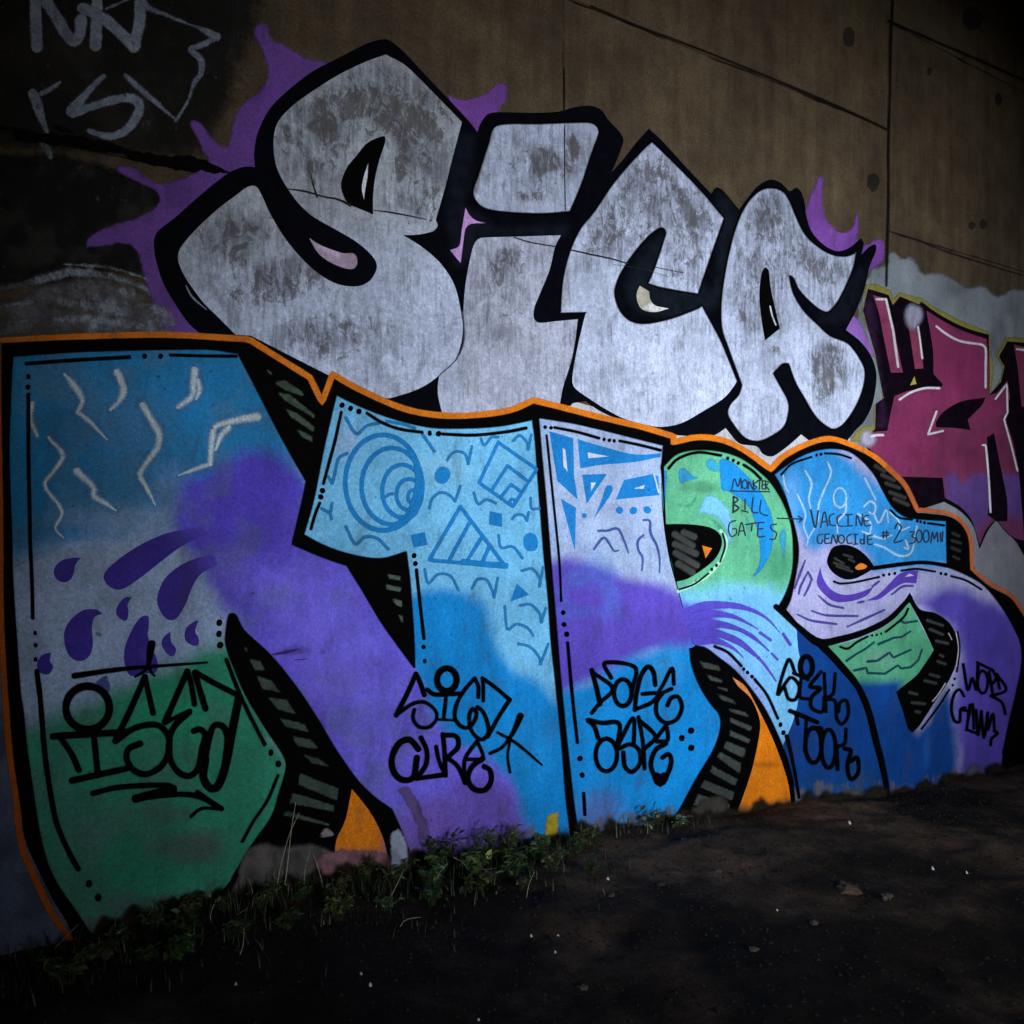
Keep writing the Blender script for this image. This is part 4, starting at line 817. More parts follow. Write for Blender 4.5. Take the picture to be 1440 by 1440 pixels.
# ---------------- letter R details
dash(['155,165 280,190 405,225', '520,240 640,265 750,293'], 4.2, ZL, LR); dot(bl, 'dot', '102,163 135,167 433,232 463,237 490,240', 2.6, 6.8, BLK, LR, ZL)
dash(['110,210 150,600 180,900 192,1140'], 3.4, ZL, LR); dot(bl, 'dot', '203,1205 208,1272 222,1328', 3.4, 6.8, BLK, LR, ZL)
dot(bl, 'dot', '143,47 218,745 230,838', 3.8, 6.8, BLK, LR, ZS); dash(['148,95 175,400 203,655', '238,940 242,1000 245,1060'], 5, ZS, LR)
RB = P(26, 122, 196)
for q, h in (('125,185* 260,225* 265,440* 285,570* 170,465*', '200,280* 215,290* 228,412* 205,385*'), ('285,230* 420,270 600,315 755,310* 750,330* 600,360 420,375 300,395*', '340,305* 460,328* 345,338*'), ('310,430* 450,425* 420,470 335,595*', '358,475* 387,475* 360,522*'), ('545,460* 710,425* 738,440* 745,545* 500,570*', '600,508* 662,488* 655,510*'), ('190,565* 275,615* 270,860*', None), ('476,492 452,490 438,510 420,570 375,680* 460,560 482,515', None)):
    fill(bl, 'blue_shape', q, 6.2, RB, z=ZL, parent=LR, bstep=2)
    if h: fill(bl, 'white_chip', h, 6.9, P(196, 202, 226), z=ZL, parent=LR)
stroke(bl, 'white_chip', '712,425 725,470 740,530', 2, 6.9, P(190, 205, 230), z=ZL, parent=LR)
dot(bl, 'blue_dot', '322,660', 3.6, 6.2, RB, LR, ZL); dot(bl, 'blue_dot', '520,630 598,632 676,628', 5, 6.2, RB, LR, ZL)
for q in ('400,745 450,745 510,735 545,800 570,870', '375,850 430,785 470,830 490,860 515,855', '655,685 690,690 695,760 730,830 745,900 745,980', '655,770 625,800 625,850 650,900 645,970'):
    stroke(bl, 'doodle', [(q, [3, 3.6, 3, 2])], 3, 6.3, P(60, 84, 150), z=ZL, parent=LR, feather=1.8)
fill(bl, 'blue_patch', '752,415 788,405 790,500 775,640 765,690 758,560 755,480', 6.3, P(50, 140, 205), z=ZL, parent=LR, soft=3, step=3)
for q, c, sf in (('280,340 350,350 450,440 540,560 590,700 580,850 520,970 440,1030* 500,930 500,800 470,680 430,600 330,530 290,520 280,440', P(26, 132, 206), 4), ('205,340 260,340 290,420 210,400', P(52, 158, 196), 5), ('50,400 85,390 140,435 190,450 120,465 60,480', P(40, 146, 200), 3), ('215,540 300,580 350,650 355,780 310,880 318,760 260,670 165,640', P(112, 182, 232), 4), ('640,720 665,760 655,900 640,920 610,780', P(50, 150, 190), 6), ('190,655 270,690 320,760 300,800 260,720', P(60, 150, 150), 5), ('420,640 460,700 450,830 400,940 340,1010 400,900 430,800', P(70, 170, 170), 6), ('40,590 110,592 150,540 160,560 120,615 40,612', P(72, 158, 130), 4)):
    fill(bl, 'colour_patch', q, 6.4, c, step=3, soft=sf, z=ZM, parent=LB)
HP = P(82, 70, 184)
for q in ('920,1190 1000,1165 1150,1165 1260,1190 1350,1240 1420,1315', '925,1232 1020,1212 1150,1225 1250,1270 1300,1300', '925,1285 1020,1265 1130,1280 1260,1330 1340,1400', '930,1330 1050,1320 1180,1360 1290,1450', '940,1366 1050,1362 1150,1400 1220,1460'):
    stroke(bl, 'brush_streak', [(q, [9, 12, 9, 6, 3, 1])], 8, 6.6, HP, feather=2, z=ZL, parent=LB)
for q, w in (('0,70 130,90 250,160 320,220', [9, 6, 4, 2]), ('0,110 150,160 280,280 360,390', [8, 5, 4, 2]), ('270,118 330,160', 4), ('400,125 440,185', 4), ('335,235 370,270', 3), ('60,140 160,190 240,250', [5, 3, 2])):
    stroke(bl, 'brush_streak', [(q, w)], 4, 6.6, HP, feather=1.6, z=ZT, parent=LB)
dash(['795,395 850,340 960,305 1090,322', '1218,375 1270,410 1315,455'], 4, ZL, LB); dot(bl, 'dot', '1128,338 1160,350 1188,365', 2.6, 6.8, BLK, LB, ZL)
stroke(bl, 'rim_line', '1090,745 1120,800 1100,890 1030,985 930,1050 850,1085', 5, 6.5, P(156, 220, 190), z=ZL, parent=LB)
dash(['1100,760 1113,830 1085,920', '1020,985 940,1045 855,1075'], 2.6, ZL, LB, 7.3); dot(bl, 'dot', '1065,940 1038,962', 2.4, 7.3, BLK, LB, ZL)
dash(['975,115 1050,150 1125,225', '1200,300 1270,390 1330,520'], 4.2, ZS, LB); dot(bl, 'dot', '1138,243 1160,262 1185,285', 2.6, 6.9, BLK, LB, ZS); dot(bl, 'dot', '1345,555 1362,600', 3.4, 6.9, BLK, LB, ZS)
stroke(bl, 'black_line', [('420,700 455,850 490,1045', [6, 5, 4])], 5, 7.0, BLK, z=ZT, parent=LB)
# ---------------- letter S details
SW = P(150, 194, 226)
for q in ('640,430 650,490 670,530', '765,410 800,480 785,560 795,620', '890,360 910,420 870,520 840,600 835,690 785,785', 'o960,560 36,55', '995,560 990,640 950,690 945,760', '720,540 765,650 755,720 780,790 770,830', '1100,450 1160,570', '1095,610 1130,580 1160,605 1150,650 1120,640', '1060,650 1130,700 1128,770', '1150,650 1180,700 1220,630 1232,700', '1240,640 1290,690 1300,740 1350,725', '1150,820 1210,840 1290,885 1360,870 1392,720', '1085,750 1200,790 1250,770', '1330,800 1345,850 1320,840'):
    stroke(bl, 'spray_haze', [(q, 9)], 9, 6.1, P(84, 150, 206), feather=9, alpha=.4, z=ZM, parent=LZ)
    stroke(bl, 'spray_line', [(q, [2.4, 3.2, 2.6, 2])], 4, 6.4, SW, feather=3.2, alpha=.78, z=ZM, parent=LZ)
SP = P(78, 56, 156)
for q in ('850,950* 865,1010 910,1075 980,1105 1060,1095 1150,1060* 1110,1110 1030,1140 940,1145 880,1110 830,1040', '1105,1140* 1180,1100 1240,1040 1290,990 1350,970 1400,970* 1390,1042* 1320,1040 1250,1080 1180,1130'):
    fill(bl, 'purple_shape', q, 6.3, SP, z=ZM, parent=LZ)
fill(bl, 'white_chip', '1325,1005* 1350,985* 1378,998*', 6.9, P(176, 172, 206), z=ZM, parent=LZ)
for q in ('765,910 730,1000 705,1070', '780,975 738,1060 728,1100', '800,1020 785,1060 760,1110', '780,975 803,1020', '840,1110 900,1160 980,1180', '720,1215 800,1250 940,1270', '800,1195 880,1220 1060,1225', '1000,1285 1100,1240 1210,1190', '1250,1105 1310,1060 1370,1055', '1060,1150 1095,1142', '1140,1060 1180,1030'):
    stroke(bl, 'doodle', [(q, [2, 3.4, 2.6])], 3, 6.4, P(70, 56, 140), z=ZM, parent=LZ, feather=1.8)
GD = P(18, 62, 78)
for q in ('470,400 500,420 600,405', '300,585 420,535 480,530 548,485', '50,715 130,660 200,620 265,570', '215,720 290,715 385,650 415,690 550,630', '110,790 205,770 215,810 350,815 450,750 475,775 550,765 610,710 638,630'):
    stroke(bl, 'doodle', [(q, [3.6, 3, 3, 2.6])], 3, 7.0, GD, z=ZU, parent=LZ, feather=1.4, straight=True)
dash(['0,605 60,620 130,570 215,525', '355,490 420,440 500,370 530,310'], 3.2, ZU, LZ, 7.1); dot(bl, 'dot', '250,518 285,513 320,503', 1.8, 7.1, BLK, LZ, ZU)
dash(['915,490 932,620 910,800', '850,940 760,1080 635,1245'], 2.8, ZU, LZ); dot(bl, 'dot', '893,855 878,905', 1.8, 6.8, BLK, LZ, ZU)
dash(['70,190 130,130 240,90', '315,70 390,75 462,97', '685,390 730,430 805,443', '895,463 985,475', '365,790 400,802 480,795 620,765', '745,730 830,720 935,735', '1025,760 1110,785 1195,835'], 3, ZN, LZ, 7.2)
dot(bl, 'dot', '268,80 293,75 835,450 853,455 875,460 645,755 677,750 708,745 968,745 995,750', 2.2, 7.2, BLK, LZ, ZN)

# ---------------- black tags written over the piece
def black_tag(label, x, y, letters, z, w, zoom_rest=None, feather=1.4, off=8.2, col=BLK):
    R = root('black_tag', label, 'graffiti', x, y)
    for L in letters: stroke(R, 'letter', L, w, off, col, z=z, feather=feather)
    return R
bt = black_tag('black spray tag with a round loop on the green foot of letter N', 200, 1130, [
    [('o490,940 122,122', 11)], [('415,760 700,720 1160,685', [9, 6, 3])], [('850,580 838,650 830,700 800,740 755,765', [11, 10, 6, 5, 3]), ('830,700 850,745 866,760', [5, 4, 3])],
    [('295,1100 450,1090 640,1080 700,1075', 10), ('340,1110 400,1200 440,1290', 9), ('525,1100 535,1200 545,1295', 9), ('400,1348 550,1315 710,1280', 9)],
    [('858,970 835,870 812,768', 8), ('812,765 730,950 645,1125', 9), ('645,1128 740,1060 830,1035 900,1045 945,1110 940,1200 900,1270 820,1312 750,1290 710,1230 720,1170 785,1140', 9)],
    [('1090,920 1070,800 1050,735', 8), ('1050,735 990,870 925,1018', 9), ('925,1025 1000,985 1065,955', 6), ('1060,965 980,1040 950,1120 955,1230 1000,1300 1060,1322 1110,1280 1130,1180 1150,1090 1120,1060 1085,1070', 9)],
    [('1152,945 1120,840 1092,742', 9), ('1095,740 1200,800 1340,872', 8), ('1340,880 1300,1080 1260,1280 1220,1380 1180,1392 1140,1330 1150,1230', 12), ('1150,1230 1170,1120 1200,1040 1250,1045 1275,1110 1265,1230', 9)],
    [('520,1420 650,1388 830,1375 940,1375 975,1392', 8), ('970,1395 850,1425 760,1450', 12), ('760,1450 1000,1425 1120,1440 1240,1505', 8), ('1105,1410 1170,1455 1245,1507', 6), ('1240,1508 1130,1505 1070,1550', 5)]], ZO, 9)
bt2 = black_tag('black two-line spray tag where purple meets blue on letter T', 640, 1100, [
    [('462,388 435,310 415,270', 7), ('415,268 370,370 303,502', 7), ('303,502 390,440 460,428 520,470 530,520 490,567 430,565 398,520 405,470', 5.5)],
    [('o588,302 55,64', 9), ('478,358 520,385 660,380', 6.5), ('585,385 570,520', 5.5), ('540,525 640,530', 4)],
    [('765,400 765,340 745,295', 6), ('745,293 680,370 640,450 635,520 670,565 710,570 740,540 755,490 735,465 715,500 720,570 750,620 790,637 822,600 815,540 790,480 760,455', 6)],
    [('793,420 793,340 788,293', 5.5), ('788,293 860,345 942,415', 6), ('942,413 880,510 818,622', 6)],
    [('1002,505 960,600 900,680 832,716', [10, 7, 5, 5]), ('873,598 980,660 1122,780', [4, 5, 3]), ('945,640 930,730 943,822', 4)],
    [('428,692 380,640 320,660 280,740 290,820 340,865 400,850 420,740', 9)], [('443,628 475,700 470,780 418,857', 7), ('418,857 580,835', 7), ('528,678 545,760 582,842', 6)],
    [('565,608 575,700 580,832', 7), ('565,613 640,620 650,680 590,740', 7), ('590,740 650,790 692,882', 6.5)], [('760,645 690,750 690,882', 6), ('760,648 790,740 700,750', 5.5), ('790,745 730,790 705,860 740,915 800,922 837,870 830,810 798,790', 8)]], ZR, 6)
bt3 = black_tag('black two-line spray tag with three dots on the blue foot of letter R', 880, 1100, [
    [('283,248 310,350 330,440', 7), ('285,258 400,350 330,430 283,490', 6)], [('392,292 355,208 525,232 510,360', 6), ('o458,375 50,75', 6.5)],
    [('640,332 630,260 600,228 560,280 535,380 525,472', 6.5), ('525,470 620,430 652,380 568,382', 6)], [('745,327 735,238 690,320 660,380 732,353', 5.5), ('680,380 648,430 650,500 700,545 760,525 790,460 770,400 730,405 708,447', 6)],
    [('320,632 295,560 258,528 340,545 437,550 425,680', 6.5), ('o365,725 60,92', 6.5)], [('520,662 515,518 430,672', 6), ('435,690 500,665 550,700 555,770 510,820 470,790 460,710', 6.5)],
    [('545,512 570,650 580,802', 6), ('550,530 640,620 580,690', 6.5)], [('700,543 710,640 650,650', 6), ('700,560 640,640', 6), ('700,660 640,700 615,780 640,850 670,880 710,830 730,760 715,720 680,740', 7), ('648,848 668,880 690,848', 13)]], ZS, 6)
dot(bt3, 'dot', '842,588 790,630 843,685', 4.4, 8.2, BLK, None, ZS)
bt4 = black_tag('black two-line tag with curled tails on the dark blue leg', 1160, 1090, [
    [('470,352 430,268 368,467 440,370 490,420 470,492 430,490 408,428', 5)], [('o530,310 34,58', 7.5), ('458,345 540,382', 5), ('500,370 495,480 545,490', 4.5)], [('612,338 550,420 610,430 560,480 560,540 620,562 632,480', 5.5)],
    [('630,348 640,562', 5), ('692,348 680,460 640,490 690,500 700,600 730,632 765,580 755,500 720,510 710,562', 5)], [('438,558 470,570 592,622', 6.5), ('482,632 470,570', 5), ('530,600 520,782', 5)], [('o570,750 45,100', 6), ('560,660 615,655 610,750', 5)], [('o655,770 40,108', 6)],
    [('752,660 745,740 700,760', 5), ('700,760 705,885', 5.5), ('745,770 780,780 760,870 780,942 822,900 815,820 780,840', 6)]], ZT, 5)
bt5 = black_tag('black two-line tag on the dark purple back of letter S', 1385, 1040, [
    ['958,742 995,942 1030,850 1060,942 1075,738'], ['1068,728 1192,790', '1075,740 1070,860', 'o1110,880 40,88'], ['1160,800 1190,982', '1190,790 1215,850 1180,900'], ['1220,818 1292,940 1170,990', '1220,820 1242,932', '1180,990 1260,1040 1287,1128'],
    ['965,990 930,938 890,970 866,1080 890,1182 930,1192 940,1090 977,1080'], ['960,1100 1000,1110 985,1252', '1010,1058 1000,1150 1030,1050 1042,1242', '985,1250 1072,1282'], ['1060,1098 1075,1292 1100,1108', '1100,1110 1120,1312 1150,1118'], ['1150,1120 1150,1252 1190,1128 1202,1262', '1200,1260 1227,1280 1180,1320 1173,1372']], ZU, 4.2)
MK = (.02, .03, .05)
black_tag('thin black marker words with an arrow on the green bowl of letter R', 1050, 760, [
    ['350,512 365,453 385,497 400,448 405,507'], ['424,458 410,470 411,502 424,510 436,500 436,470 424,458'], ['442,512 446,468 470,512 471,463'], ['494,470 476,478 478,491 491,499 474,516'], ['494,464 520,461', '507,464 505,513'], ['523,466 521,511 538,509', '521,489 534,487', '523,466 537,464'], ['542,513 541,466 559,473 544,492 560,515'], ['343,521 450,524 562,526'],
    [('360,553 358,642', 2.6), ('360,553 386,570 362,595 390,617 358,642', 2.4)], ['425,568 425,627', '408,632 442,641'], ['470,558 465,637 497,645'], ['515,573 510,642 552,661'],
    ['372,688 340,700 332,740 345,777 374,765 376,735 355,735'], ['387,772 405,698 427,772', '394,747 419,745'], ['428,711 492,700', '465,708 460,747'], ['500,700 498,777 537,776', '500,736 526,733', '500,700 532,699'], ['602,708 570,715 575,740 602,757 592,792 563,791'], ['605,675 680,677 747,680', '725,664 747,680 730,696']], ZM, 1.8, off=8.4, feather=.9, col=MK)
black_tag('thin black marker words and a number on the blue top of letter S', 1250, 780, [
    [('795,628 820,727 837,633', 2.2)], ['850,727 872,638 891,717', '857,697 886,691'], ['926,649 900,665 905,711 932,716'], ['967,654 944,670 950,716 977,719'], ['1005,655 1005,716', '990,655 1027,653', '990,719 1027,717'], ['1050,717 1055,658 1080,717 1086,653'], ['1122,659 1095,665 1100,716 1132,713', '1098,691 1121,688'],
    ['862,764 834,775 834,811 855,817 861,795'], ['875,765 875,816 902,813', '875,791 896,788', '875,765 899,763'], ['909,817 920,768 940,817 946,768'], ['o967,792 17,23'], ['1022,764 998,780 1004,816 1027,813'], ['1046,765 1046,819', '1035,765 1059,765', '1035,821 1059,819'], ['1096,764 1096,820', 'o1084,806 11,13'], ['1142,769 1115,775 1118,821 1144,819', '1118,796 1136,793'],
    ['1205,748 1204,787', '1222,744 1220,787', '1196,758 1232,756', '1196,773 1232,771'], [('1268,732 1285,703 1304,730 1264,809 1312,800', 2.2)],
    ['1352,752 1378,752 1362,776 1382,787 1376,812 1354,816'], ['o1404,776 17,34'], ['o1444,776 17,33'], ['1470,812 1480,752 1490,792 1505,752 1510,806'], ['1525,757 1525,802', '1538,750 1534,806']], ZM, 1.8, off=8.4, feather=.9, col=MK)

# ================================================================== plants, stones and litter on the ground
def attr_mat(name, rough=.6, spec=.25):
    m = bpy.data.materials.new(name); m.use_nodes = True; t = m.node_tree; b = t.nodes['Principled BSDF']
    at = t.nodes.new('ShaderNodeAttribute'); at.attribute_name = 'Col'
    tc = t.nodes.new('ShaderNodeTexCoord'); n = noise(t, tc.outputs['Object'], 60, 3, .6)
    c = t.nodes.new('ShaderNodeVectorMath'); c.operation = 'SCALE'
    t.links.new(at.outputs['Color'], c.inputs[0]); t.links.new(maprange(t, n, .3, .7, .6, 1.35), c.inputs['Scale'])
    t.links.new(c.outputs[0], b.inputs['Base Color']); b.inputs['Roughness'].default_value = rough
    b.inputs['Specular IOR Level'].default_value = spec
    return m
M_LEAF = attr_mat('weed_leaf', .55, .3); M_STEM = attr_mat('dry_stem', .7, .2); M_STONE = attr_mat('stone', .9, .2)
class MB:
    def __init__(self): self.V, self.F, self.C = [], [], []
    def leaf(self, p, d, up, L, wd, c, fold=.25):
        d = d.normalized(); sd_ = d.cross(up)
        if sd_.length < 1e-3: sd_ = Vector((1, 0, 0))
        sd_.normalize(); u2 = sd_.cross(d)
        b = len(self.V)
        for a, s_, h in ((0, 0, 0), (.35, -.5, fold), (.4, 0, 0), (.35, .5, fold), (.72, -.36, fold * .6), (.75, 0, -.04), (.72, .36, fold * .6), (1, 0, -.2)):
            self.V.append(p + d * (a * L) + sd_ * (s_ * wd) + u2 * (h * wd * .7)); self.C.append((*c, 1))
        self.F += [(b, b + 2, b + 1), (b, b + 3, b + 2), (b + 1, b + 2, b + 5, b + 4), (b + 2, b + 3, b + 6, b + 5), (b + 4, b + 5, b + 7), (b + 5, b + 6, b + 7)]
    def tube(self, pts, r0, r1, c, n=4):
        b = len(self.V); m = len(pts)
        for i, p in enumerate(pts):
            t = (pts[min(i + 1, m - 1)] - pts[max(i - 1, 0)]).normalized()
            a = t.cross(Vector((.3, .9, .2))).normalized(); e = t.cross(a); r = r0 + (r1 - r0) * i / (m - 1)
            for k in range(n):
                q = 2 * math.pi * k / n; self.V.append(p + a * (r * math.cos(q)) + e * (r * math.sin(q))); self.C.append((*c, 1))
        for i in range(m - 1):
            for k in range(n):
                self.F.append((b + i * n + k, b + i * n + (k + 1) % n, b + (i + 1) * n + (k + 1) % n, b + (i + 1) * n + k))
    def build(self, name, mat, parent=None):
        return link(name, mesh_from(name, self.V, self.F, self.C), parent, mat)
rnd = random.Random(21)
def green(k=1.0):
    a = rnd.random(); y = rnd.random() ** 3
    return tuple(k * 1.25 * x for x in (.028 + .03 * a + .04 * y, .052 + .05 * a + .03 * y, .020 + .016 * a))
def weed(s, p, h, n, label, group=None, ls=.03, pale=False):
    e = bpy.data.objects.new('weed', None); COL.objects.link(e); e.empty_display_size = .05
    e.location = wall_pt(s, p, gz(s, p)); tag(e, label, 'weed', group)
    asp = rnd.uniform(.3, .85); tone = rnd.uniform(.55, 1.25); warm = rnd.uniform(.8, 1.5)
    lf, st = MB(), MB(); out = Vector((NX, NY, 0)); al = Vector((DX, DY, 0))
    for k in range(n):
        a = rnd.uniform(-1, 1); f = rnd.uniform(-.12, .85); hh = h * rnd.uniform(.45, 1.1)
        tip = al * (a * h * .75) + out * (f * h * .6) + Vector((0, 0, hh)); r0 = al * (a * h * .12) + out * max(0, f * .02)
        pts = [r0 + (tip - r0) * t + Vector((0, 0, .12 * hh * math.sin(t * 3.1))) for t in (0, .33, .66, 1)]
        pts[0].z -= .02
        st.tube(pts, .0022, .001, green(.7), 3)
        for j in range(rnd.randint(5, 8)):
            t = rnd.uniform(.25, 1.0); q = r0 + (tip - r0) * t + Vector((0, 0, .12 * hh * math.sin(t * 3.1)))
            d = al * rnd.uniform(-1, 1) + out * rnd.uniform(-.1, 1) + Vector((0, 0, rnd.uniform(-.15, .7)))
            c = green(rnd.uniform(.6, 1.25) * tone); c = (c[0] * warm, c[1], c[2])
            if rnd.random() < .05: c = (c[0] * 2.6 + .02, c[1] * 2.4 + .02, c[2] * 2.4 + .015)
            if pale and rnd.random() < .35: c = (.22, .27, .17)
            L = ls * rnd.uniform(.6, 1.35)
            lf.leaf(q, d, Vector((rnd.uniform(-.3, .3), rnd.uniform(-.3, .3), 1)), L, L * asp * rnd.uniform(.8, 1.2), c)
    st.build('stem', M_STEM, e); lf.build('foliage', M_LEAF, e)
    return e
def s_at(x): return float(px_sz([(x, 1200)])[0, 0])
WL1 = 'low dark green leafy weed in the overgrown strip along the wall foot'
for x, p, h, n in [(150, .12, .10, 9), (205, .10, .12, 10), (232, .22, .10, 9), (262, .07, .15, 12), (300, .12, .10, 9), (335, .20, .12, 10), (365, .10, .11, 8), (400, .16, .10, 9), (435, .22, .12, 10), (462, .10, .10, 8), (505, .06, .17, 14), (530, .14, .15, 13), (560, .22, .14, 12), (588, .10, .17, 13), (612, .06, .18, 14), (630, .20, .16, 13), (655, .07, .20, 16), (678, .14, .20, 16),
                   (700, .06, .22, 18), (722, .16, .18, 14), (745, .08, .17, 14), (660, .32, .14, 12), (710, .34, .13, 12), (600, .36, .12, 11), (540, .38, .12, 11), (480, .36, .11, 10), (410, .40, .11, 10), (340, .42, .10, 10), (270, .40, .10, 9), (200, .38, .10, 9), (770, .20, .13, 12), (640, .48, .10, 9), (740, .46, .09, 9), (120, .2, .08, 8), (170, .3, .08, 8)]:
    L_ = ('low leafy weed below the green foot of letter N' if x < 330 else 'low leafy weed below the hatched black shadow beside the green foot' if x < 470 else 'low leafy weed below the orange triangle and purple diagonal' if x < 610 else 'taller leafy weed below the purple and blue foot of letter T')
    weed(s_at(x), p, h * ((.68 if 480 < x < 740 else .5) if p < .15 else .68) * (.7 if 740 < x < 800 else 1) * rnd.uniform(.75, 1.25), int(n * rnd.uniform(.9, 1.5)), L_, 'weeds along the wall foot, ' + L_.split(' below ')[1], ls=rnd.uniform(.02, .045))
weed(s_at(778), .14, .07, 14, 'bushy weed growing in front of the yellow paint patch', ls=.028)
weed(s_at(800), .12, .08, 13, 'weed with dull leaves at the black line between letters T and R', ls=.028)
weed(s_at(902), .05, .11, 11, 'small upright weed with pale leaves at its base under letter R', ls=.034, pale=True)
weed(s_at(935), .09, .05, 8, 'flat pale leaved weed lying against the wall under letter R', ls=.04, pale=True)
weed(s_at(60), .35, .12, 12, 'yellowish weed growing beyond the orange edge of letter N', ls=.03)
# grass nobody could count
gr = MB()
for _ in range(2400):
    s = rnd.uniform(-4.6, 1.0); p = abs(rnd.gauss(0, .3)) + .015
    if s > s_at(800) - rnd.uniform(0, .5) and p > .16: continue
    if s > s_at(830) and rnd.random() < .6: continue
    z = gz(s, p) if False else 0
    h = rnd.uniform(.02, .085) * (1.2 if p < .4 else .7); a = rnd.uniform(0, 6.28); lean = rnd.uniform(.1, .8) * h
    gr.V.append((s, p, h, a, lean))
arr = np.array([v[:2] for v in gr.V]); zz = ground_z(arr[:, 0], arr[:, 1])
bl_ = gr.V; gr = MB()
for (s, p, h, a, lean), z in zip(bl_, zz):
    o = wall_pt(s, p, z - .005); d = Vector((math.cos(a), math.sin(a), 0)); sd_ = Vector((-d.y, d.x, 0)) * rnd.uniform(.0018, .0035)
    c = green(rnd.uniform(.18, .5)) if rnd.random() < .93 else (.16, .14, .085); b = len(gr.V)
    gr.V += [o - sd_, o + sd_, o + d * lean * .4 + Vector((0, 0, h * .6)) + sd_ * .7, o + d * lean * .4 + Vector((0, 0, h * .6)) - sd_ * .7, o + d * lean + Vector((0, 0, h))]
    gr.C += [(*c, 1)] * 5; gr.F += [(b, b + 1, b + 2, b + 3), (b + 3, b + 2, b + 4)]
g_o = gr.build('grass', M_LEAF); tag(g_o, 'short dark grass in the strip along the wall foot', 'grass', kind='stuff')
# crumbs of soil
cb = MB(); N_ = 16000
cs = np.random.uniform(-4.5, 6.5, N_); cp = np.random.beta(1.1, 1.8, N_) * 5.5 + .02; cz = ground_z(cs, cp)
for s, p, z in zip(cs, cp, cz):
    r = rnd.uniform(.003, .009); o = wall_pt(s, p, z + r * .2); b = len(cb.V)
    k = rnd.uniform(.55, 1.5); c = (.026 * k, .019 * k, .014 * k)
    for d in ((1, 0, 0), (0, 1, 0), (-1, 0, 0), (0, -1, 0), (0, 0, .8), (0, 0, -.6)):
        cb.V.append(o + Vector(d) * r * rnd.uniform(.6, 1.3)); cb.C.append((*c, 1))
    cb.F += [(b + i, b + (i + 1) % 4, b + 4) for i in range(4)] + [(b + (i + 1) % 4, b + i, b + 5) for i in range(4)]
tag(cb.build('soil_crumbs', M_STONE), 'loose crumbs of dark soil scattered over the ground', 'soil', kind='stuff')
def stone(px, py, r, c, label, group=None, name='stone', cat='stone', flat=.6):
    s, p, t = ground_hit(px, py); bm = bmesh.new(); bmesh.ops.create_icosphere(bm, subdivisions=2, radius=1)
    sx, sy = rnd.uniform(.8, 1.3), rnd.uniform(.7, 1.1)
    for v in bm.verts:
        q = np.array([[v.co.x * 30 + px, v.co.y * 30 + v.co.z * 47 + py]]); f = 1 + fb(q, 22)[0] * .7
        v.co = Vector((v.co.x * sx * f, v.co.y * sy * f, v.co.z * flat * f)) * r * (1 + .25 * math.sin(9 * v.co.x) * math.cos(7 * v.co.y))
    me = bpy.data.meshes.new(name); bm.to_mesh(me); bm.free()
    a = me.color_attributes.new('Col', 'FLOAT_COLOR', 'POINT'); a.data.foreach_set('color', np.tile(np.array([*c, 1], np.float32), len(me.vertices)))
    o = link(name, me, None, M_STONE); o.location = wall_pt(s, p, gz(s, p) + r * flat * .35); o.rotation_euler = (0, 0, rnd.uniform(0, 6)); tag(o, label, cat, group)
for x, y, r in ((1247, 1285, .024), (1060, 1345, .016), (820, 1387, .018), (930, 1247, .018), (860, 1262, .015), (1145, 1310, .018), (1010, 1232, .018)):
    stone(x, y, r, (.085, .07, .058), 'small grey brown stone lying on the bare soil', 'stones on the bare soil')
stone(1192, 1272, .05, (.10, .062, .042), 'larger reddish brown clod on the soil below the dark blue letters', cat='clod', name='clod', flat=.45)
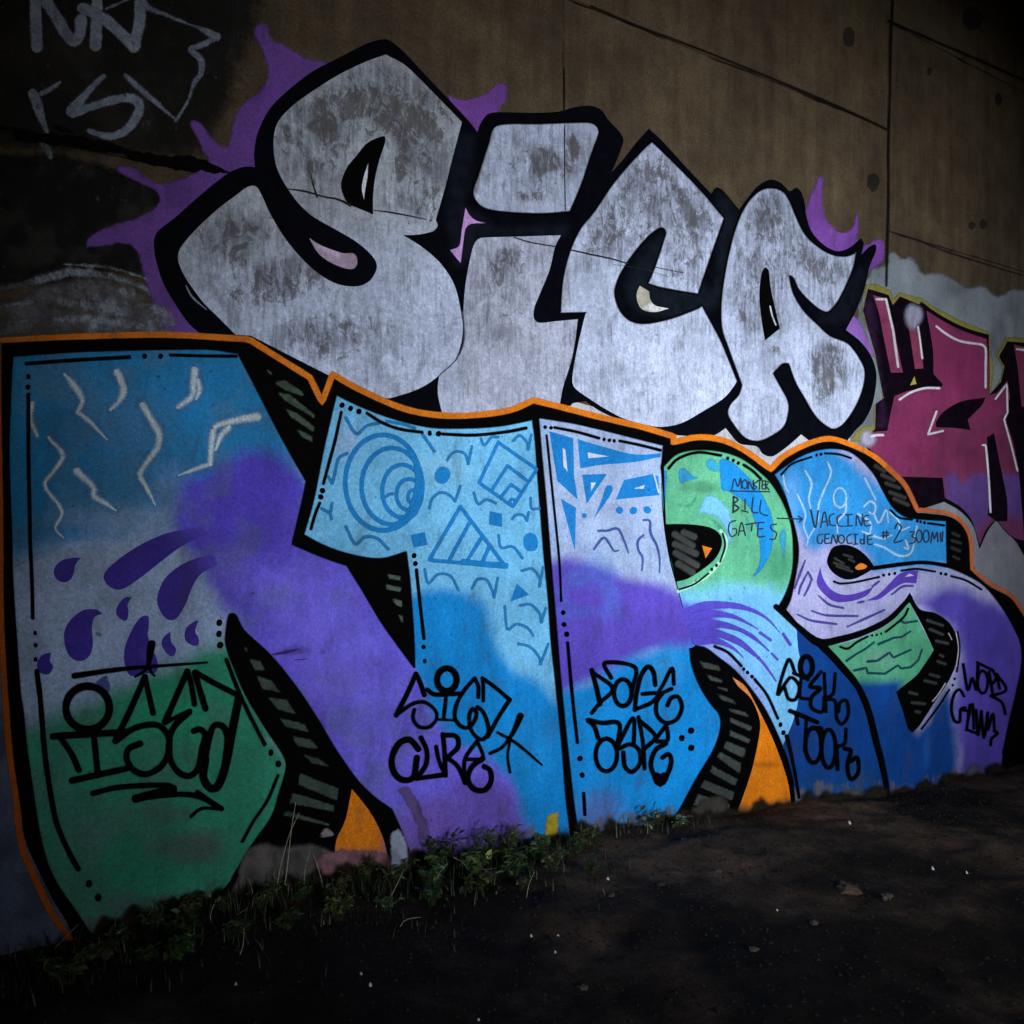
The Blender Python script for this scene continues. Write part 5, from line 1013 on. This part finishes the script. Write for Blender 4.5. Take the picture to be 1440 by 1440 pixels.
for x, y in ((508, 1372), (521, 1394), (673, 1428), (1360, 1250), (1195, 1173), (1093, 1290), (785, 1316), (781, 1341), (747, 1313), (1140, 1126), (960, 1187), (1312, 1243), (332, 1389), (855, 1237)):
    s, p, t = ground_hit(x, y); b = MB(); r = rnd.uniform(.004, .0075) * t / 4
    n = 6; up = Vector((rnd.uniform(-.5, .5), -.8, .9)).normalized(); a = up.cross(Vector((1, .2, 0))).normalized(); e = up.cross(a)
    for lay in (0, 1):
        for k in range(n):
            q = 6.283 * k / n; b.V.append((a * math.cos(q) * 1.3 + e * math.sin(q)) * r * rnd.uniform(.7, 1.2) + up * (.0015 * lay + r * .25 * math.cos(q * 2))); b.C.append((.62, .62, .6, 1))
    b.F = [tuple(range(n, 2 * n)), tuple(range(n - 1, -1, -1))] + [(k, (k + 1) % n, n + (k + 1) % n, n + k) for k in range(n)]
    o = b.build('litter_scrap', M_STONE); o.location = wall_pt(s, p, gz(s, p) + r * .55); tag(o, 'tiny crumpled white scrap of litter on the dark soil', 'litter', 'white litter scraps on the soil')
# dry straws: the foot pixel stands on the ground, the tip hangs in the same depth plane
def straw(path, label, r=.0022, dp=0.0, group=None):
    pts, _ = parse(path); s, p, t = ground_hit(*pts[0]); p = max(p, .05); base = wall_pt(s, p, gz(s, p) - .01)
    t0 = base.y; c = curve(pts, [False] * len(pts), False, 6); V = []
    for i, (x, y) in enumerate(c):
        tt = t0 - dp * i / len(c)
        V.append(Vector(((x - 720) / F * tt, tt, EYE + (720 - y) / F * tt)) - base)
    V[0] = Vector((0, 0, 0)); b = MB(); b.tube(V, r, r * .45, (.42, .37, .27), 5)
    o = b.build('dry_straw', M_STEM); o.location = base; tag(o, label, 'straw', group)
G2 = 'dry straws among the weeds'
straw('386,1268 393,1226 402,1190 409,1168 421,1143', 'tallest pale dry straw rising before the hatched shadow of letter N')
straw('400,1250 405,1210 410,1165 416,1128', 'second pale dry straw crossing the tallest one before the hatched shadow')
straw('386,1240 383,1200 380,1156', 'thin dry straw beside the green edge of letter N', .0012)
for q in ('310,1300 330,1288 349,1277', '334,1352 342,1328 343,1305', '72,1338 92,1318 110,1300', '152,1332 165,1322 176,1316', '176,1316 182,1328 186,1345', '660,1232 654,1216 637,1205', '652,1222 675,1223 700,1221', '388,1358 398,1362 404,1366', '545,1270 560,1240 568,1222', '470,1320 490,1322 500,1327', '740,1262 745,1240 752,1226', '430,1262 428,1230 436,1196', '352,1290 356,1262 350,1236', '455,1250 448,1222 440,1200', '300,1312 296,1288 304,1264', '610,1250 618,1228 630,1214', '560,1300 575,1292 592,1290'):
    straw(q, 'short bent dry straw lying in the weeds', .0016, group=G2)
